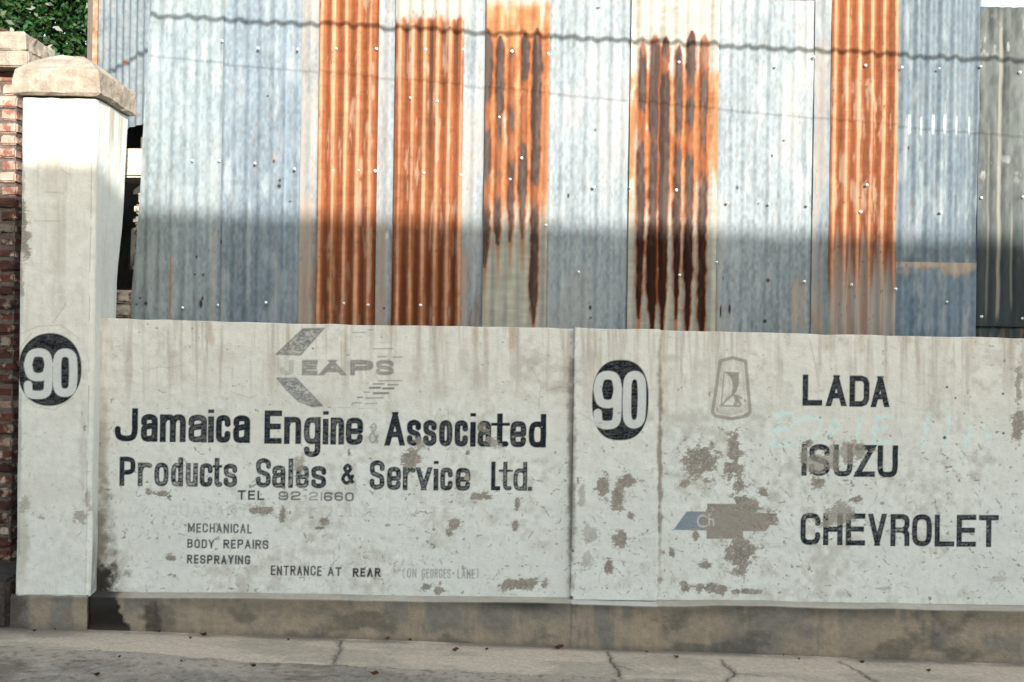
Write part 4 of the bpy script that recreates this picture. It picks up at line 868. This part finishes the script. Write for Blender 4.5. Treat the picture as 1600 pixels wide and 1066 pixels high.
# ------------------------------------------------------------------ rubble pier seen in the slot
rp = empty('rubble_pier', (-2.33, .62, 0), 'broken stone pier glimpsed in the dark slot between pillar and tin sheets', 'pier')
def stone(x0, x1, z0, z1, mat='stone', y=.56, name='stone'): link(name, box_me(name, x0, x1, y, y + .2, z0, z1, jit=.010, bev=.014), M[mat], rp)
stone(-2.50, -2.20, 2.625, 2.815, 'paleblock', y=.50, name='pale_block')
zs = 2.55
for k in range(7):
    h = random.uniform(.05, .085); stone(-2.388 + random.uniform(-.012, .015) + (2.55 - zs) * -.06, -2.2, zs - h, zs); zs -= h + .006
stone(-2.55, -2.2, 1.84, 1.925, y=.47); stone(-2.55, -2.2, 1.76, 1.835, y=.47); stone(-2.55, -2.2, 1.5, 1.75, y=.47)
link('timber_post', box_me('timber_post', -2.375, -2.34, .60, .64, .1, 2.9), M['wood'], rp)
link('foot', box_me('foot', -2.55, -2.2, .5, .72, -.3, 1.49), M['mortar'], rp)

# ------------------------------------------------------------------ ground
def gtex(P3, kind, seed):
    sh = P3.shape[:2]; b_ = fbm(sh, 26, 60, seed, 5); f = fbm(sh, 3, 3, seed + 1, 3)
    c = np.empty(sh + (3,), np.float32)
    if kind == 'pave':
        c[:] = (.52, .41, .305); c = mix(c, (.41, .33, .245), sm(.45, .65, b_)); c *= (.86 + .28 * f)[..., None]
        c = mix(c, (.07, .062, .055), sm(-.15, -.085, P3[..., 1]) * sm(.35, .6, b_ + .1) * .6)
        c = mix(c, (.05, .045, .04), sm(-2.0, -2.9, P3[..., 0]) * sm(-.35, -.1, P3[..., 1]) * .7)  # ground by the left recess darkened in colour for its shade
    else:
        c[:] = (.45, .36, .275); c = mix(c, (.31, .255, .20), sm(.45, .62, b_)); c = mix(c, (.52, .47, .41), sm(.60, .78, f) * .45); c = mix(c, (.07, .062, .055), sm(.38, .26, f) * .5)
        c = mix(c, (.16, .12, .085), sm(.58, .7, fbm(sh, 12, 40, seed + 5)) * .5)
    return c
def ground_patch(name, xa, xb, yfun0, yfun1, st, dz, mat, kind, seed, amp, cracks=()):
    nx = int((xb - xa) / st) + 1; x = np.linspace(xa, xb, nx); y0 = yfun0(x); y1 = yfun1(x); ny = int(np.max(y1 - y0) / st) + 1; v = np.linspace(0, 1, ny)[:, None]
    X = np.tile(x, (ny, 1)); Y = y0 + v * (y1 - y0); Z = ground_z(X) + dz
    Z = Z + (fbm((ny, nx), 4, 4, seed + 20, 3) - .5) * amp + (fbm((ny, nx), 60, 90, seed + 21, 3) - .5) * .008
    P3 = np.stack([X, Y, Z], -1); C = gtex(P3, kind, seed)
    wig = (fbm((ny, nx), 9, 9, seed + 30, 3) - .5) * .05
    for pts, w in cracks:
        gp_ = [ground_at(*p) for p in pts]; d = np.full((ny, nx), 9.)
        for i in range(len(gp_) - 1): d = np.minimum(d, seg_sd(X + wig, Y + wig * .6, gp_[i], gp_[i + 1], 0., (0, 0)))
        w *= .7; k = sm(w, w * .3, d); Z -= k * .012; C = mix(C, (.045, .038, .032), k * .8); C = mix(C, (.14, .11, .085), sm(w * 4, w, d) * (1 - k) * .4)
    P3[..., 2] = Z; C = np.concatenate([C, np.ones((ny, nx, 1))], -1)
    o = link(name, mesh_np(name, P3.reshape(-1, 3), grid_faces(ny, nx).reshape(-1, 4), C.reshape(-1, 4)), M[mat], None); o['kind'] = 'structure'; return o
EX = [ground_at(x, y) for x, y in ((-60, 1008), (0, 1010), (200, 1018), (400, 1036), (600, 1043), (800, 1052), (1000, 1060), (1200, 1072), (1650, 1095))]
ex = np.array([e[0] for e in EX]); ey = np.array([e[1] for e in EX])
edge = lambda x: np.interp(x, ex, ey) + (fbm((1, len(x)), 1, 12, 3, 4)[0] - .5) * .04
CR = [([(530, 1000), (527, 1020), (522, 1040)], .012), ([(948, 1019), (958, 1035), (967, 1062)], .012), ([(962, 1040), (985, 1046)], .006), ([(1126, 1032), (1148, 1052), (1132, 1066)], .012), ([(1145, 1051), (1190, 1056)], .006), ([(1312, 1034), (1345, 1050), (1375, 1068)], .010)]
ground_patch('pavement', -3.75, 3.9, lambda x: edge(x) - .02, lambda x: np.full(len(x), -.04), .007, 0., 'pave', 'pave', 301, .0025, CR)
ground_patch('road', -3.75, 3.9, lambda x: np.full(len(x), -1.6), lambda x: edge(x) + .0, .009, .003, 'asphalt', 'asphalt', 302, .011)
def slab(name, x0, x1, y0, y1, dz, mat):
    me = mesh_py(name, [(x0, y0, ground_z(x0) + dz), (x1, y0, ground_z(x1) + dz), (x1, y1, ground_z(x1) + dz), (x0, y1, ground_z(x0) + dz)], [(0, 1, 2, 3)])
    a = me.color_attributes.new('tint', 'FLOAT_COLOR', 'POINT')
    for d_ in a.data: d_.color = (.13, .12, .11, 1)
    o = link(name, me, M[mat], None); o['kind'] = 'structure'
slab('ground', -40, 40, -60, 60, -.03, 'asphalt')
# bits of leaf on the pavement
LEAF = [(53, 989, 6), (86, 987, 5), (248, 990, 6), (317, 995, 13), (297, 1000, 7), (283, 1036, 5), (151, 1058, 9), (395, 1044, 9), (584, 1056, 14), (606, 1001, 8), (711, 1019, 12), (760, 1018, 6), (873, 1015, 17), (1056, 1030, 9), (1224, 1027, 5), (1346, 1038, 9), (1450, 1051, 8), (640, 1003, 6), (1248, 1033, 4), (1010, 1022, 5), (450, 1003, 5), (186, 1030, 5)]
for i, (lx, ly, ls) in enumerate(LEAF):
    gx, gy_ = ground_at(lx, ly); s = ls / 310 * .62; zz0 = ground_z(gx) + .010
    v = [(-s, 0, .004), (-s * .4, -s * .38, .003), (s * .5, -s * .3, .006), (s, 0, .001), (s * .5, s * .34, .005), (-s * .4, s * .4, .002), (0, 0, -.003)]
    v = [(a, b, c * (1 + s * 60) + random.uniform(0, .003)) for a, b, c in v]
    me = mesh_py('fallen_leaf', v, [(0, 1, 6), (1, 2, 6), (2, 3, 6), (3, 4, 6), (4, 5, 6), (5, 0, 6)])
    o = link('fallen_leaf', me, M['leafd']); o.location = (gx, gy_, zz0); o.rotation_euler = (0, 0, random.uniform(-.6, .6))
    lb = {873: 'long dark dry leaf lying against the plinth left of the white pilaster', 584: 'largest dark curled leaf lying on the rough asphalt', 317: 'reddish curled leaf by the foot of the plinth, below the word MECHANICAL',
          53: 'small dry leaf lying on the pavement nearest the lower left corner', 86: 'small dry leaf on the pavement in front of the plinth of the white pillar', 248: 'small dry leaf at the wall foot just right of the black stain', 297: 'small dark leaf just left of the reddish curled leaf',
          283: 'small dry leaf on the edge where pavement turns to rough asphalt, left part', 151: 'brown leaf on the rough asphalt near the lower left corner', 395: 'dark leaf on the rough asphalt between lower left corner and first pavement crack', 606: 'reddish brown leaf at the plinth foot right of the first pavement crack',
          711: 'long flat dark leaf in the middle of the pavement below the words ON GEORGES LANE', 760: 'small flat leaf right of the long flat dark leaf on the pavement', 1056: 'brown leaf on the pavement right of the forked crack', 1224: 'tiny dark leaf at the plinth foot below the letter C of CHEVROLET', 1346: 'dark leaf lying beside the rightmost pavement crack',
          1450: 'dry leaf nearest the lower right corner', 640: 'tiny leaf just right of the reddish brown leaf at the plinth foot', 1248: 'tiny leaf at the plinth foot below the letter H of CHEVROLET', 1010: 'tiny leaf at the plinth foot below the right edge of the pilaster', 450: 'tiny leaf at the plinth foot left of the first pavement crack', 186: 'tiny leaf on the pavement below the black stain'}[lx]
    tag(o, lb, 'leaf', 'dry leaves on the pavement')

# ------------------------------------------------------------------ tree behind
tree = empty('leafy_tree', (-4.6, 4.6, 0), 'dense dark green tree standing behind the pillars at upper left', 'tree')
link('trunk', tube_me('trunk', [(-4.6, 4.6, -.2), (-4.55, 4.6, 1.5), (-4.7, 4.7, 3.0), (-4.8, 4.8, 4.6)], [.22, .17, .13, .07], 10), M['bark'], tree)
for a, b in (((-4.6, 4.6, 2.2), (-3.7, 4.2, 4.6)), ((-4.65, 4.65, 2.6), (-5.8, 4.4, 4.8)), ((-4.7, 4.7, 3.1), (-4.3, 5.6, 5.4))):
    m_ = (Vector(a) + Vector(b)) / 2 + Vector((0, 0, .25)); link('limb', tube_me('limb', [a, tuple(m_), b], [.09, .06, .03], 8), M['bark'], tree)
r0 = rng(55); clumps = []
for k in range(210):
    th = r0.uniform(0, 2 * math.pi); ph = math.acos(r0.uniform(-1, 1)); rad = r0.uniform(.12, 1) ** .5
    c_ = np.array([-4.75 + 1.95 * rad * math.sin(ph) * math.cos(th), 4.7 + 1.5 * rad * math.sin(ph) * math.sin(th), 4.75 + 1.75 * rad * math.cos(ph)]); clumps.append((c_, r0.uniform(.22, .46), r0.random()))
V = []; Cc = []
for c_, cr_, tone in clumps:
    n = int(800 * (cr_ / .35) ** 2); d = r0.normal(size=(n, 3)); d /= np.linalg.norm(d, axis=1)[:, None]; ctr = c_ + d * (cr_ * r0.uniform(.35, 1, (n, 1)))
    nr = d + r0.normal(0, .5, (n, 3)) + np.array([0, -.25, .35]); nr /= np.linalg.norm(nr, axis=1)[:, None]
    tg = np.cross(nr, r0.normal(size=(n, 3))); tg /= np.linalg.norm(tg, axis=1)[:, None]; bt_ = np.cross(nr, tg)
    L = r0.uniform(.020, .046, (n, 1)); W = L * .52
    q = np.stack([ctr - tg * L, ctr + bt_ * W + nr * L * .15, ctr + tg * L - nr * L * .2, ctr - bt_ * W + nr * L * .15], 1); V.append(q)
    g = np.array([.010, .062, .014]) * (.55 + .9 * tone) ; cl = g * r0.uniform(.6, 1.5, (n, 1)); cl[:, 0] += r0.random(n) * .02
    Cc.append(np.repeat(np.concatenate([cl, np.ones((n, 1))], 1)[:, None, :], 4, 1))
V = np.concatenate(V).reshape(-1, 3); Cc = np.concatenate(Cc).reshape(-1, 4)
link('crown', mesh_np('crown', V, np.arange(len(V), dtype=np.int32).reshape(-1, 4), Cc), M['leaf'], tree, None, 'stuff')

# ------------------------------------------------------------------ overhead cables whose shadows cross the tin
def cable(name, s0, s1, d, r, amp, wl_, label, sag=0.):
    (xa, za), (xb, zb) = world_at(*s0, YM), world_at(*s1, YM)
    k = (zb - za) / (xb - xa); xo = math.tan(AZ) * d; pts = []; n = 700
    for i in range(n + 1):
        x = -9.0 + 18.0 * i / n; zsd = za + k * (x - xa) - sag * (x - .3) ** 2 * 0
        pts.append((x + xo, YM - d + amp * math.cos(x * wl_), zsd + TP * d + amp * math.sin(x * wl_) + amp * .5 * math.sin(x * wl_ * .37 + 1)))
    return tag(link(name, tube_me(name, pts, r, 6), M['cable']), label, 'cable')
cable('overhead_cable', (232, 24), (1600, 96), 2.0, .0145, .008, 58, 'thick twisted black service cable strung overhead in front of the tin shed')
cable('overhead_cable', (405, 104), (1500, 206), 2.0, .0028, .001, 30, 'thin black wire strung overhead just below the twisted cable')
for x_, lb in ((-8.4, 'grey timber utility pole at the left end of the cables'), (9.6, 'grey timber utility pole at the right end of the cables')):
    tag(link('utility_pole', tube_me('utility_pole', [(x_, YM - 1.88, -.5), (x_, YM - 1.88, 3), (x_, YM - 1.88, 6)], [.13, .12, .10], 12), M['wood']), lb, 'pole')

# ------------------------------------------------------------------ building across the street (its roof edge shades the wall)
YB = -14.0
fb = empty('street_building', (0, YB, 0), 'two storey rendered building across the street behind the camera', 'building')
zr = lambda x: 2.362 + TP * (YM - YB) - .020 * (x - math.tan(AZ) * (YM - YB) - .5)
x0, x1 = -22., 30.
v = [(x0, YB, -1), (x1, YB, -1), (x1, YB - 8, -1), (x0, YB - 8, -1), (x0, YB, zr(x0)), (x1, YB, zr(x1)), (x1, YB - 8, zr(x1) - .3), (x0, YB - 8, zr(x0) - .3)]
link('wall', mesh_py('wall', v, BF), M['far'], fb)
for k in range(9):
    for zz_ in (1.0, 4.2):
        fx = -18 + k * 5; w_ = link('window', box_me('window', fx, fx + 1.3, YB, YB + .06, zz_, zz_ + 1.5), M['wood'], fb)
        link('pane', box_me('pane', fx + .1, fx + 1.2, YB + .06, YB + .07, zz_ + .1, zz_ + 1.4), M['glass'], fb)
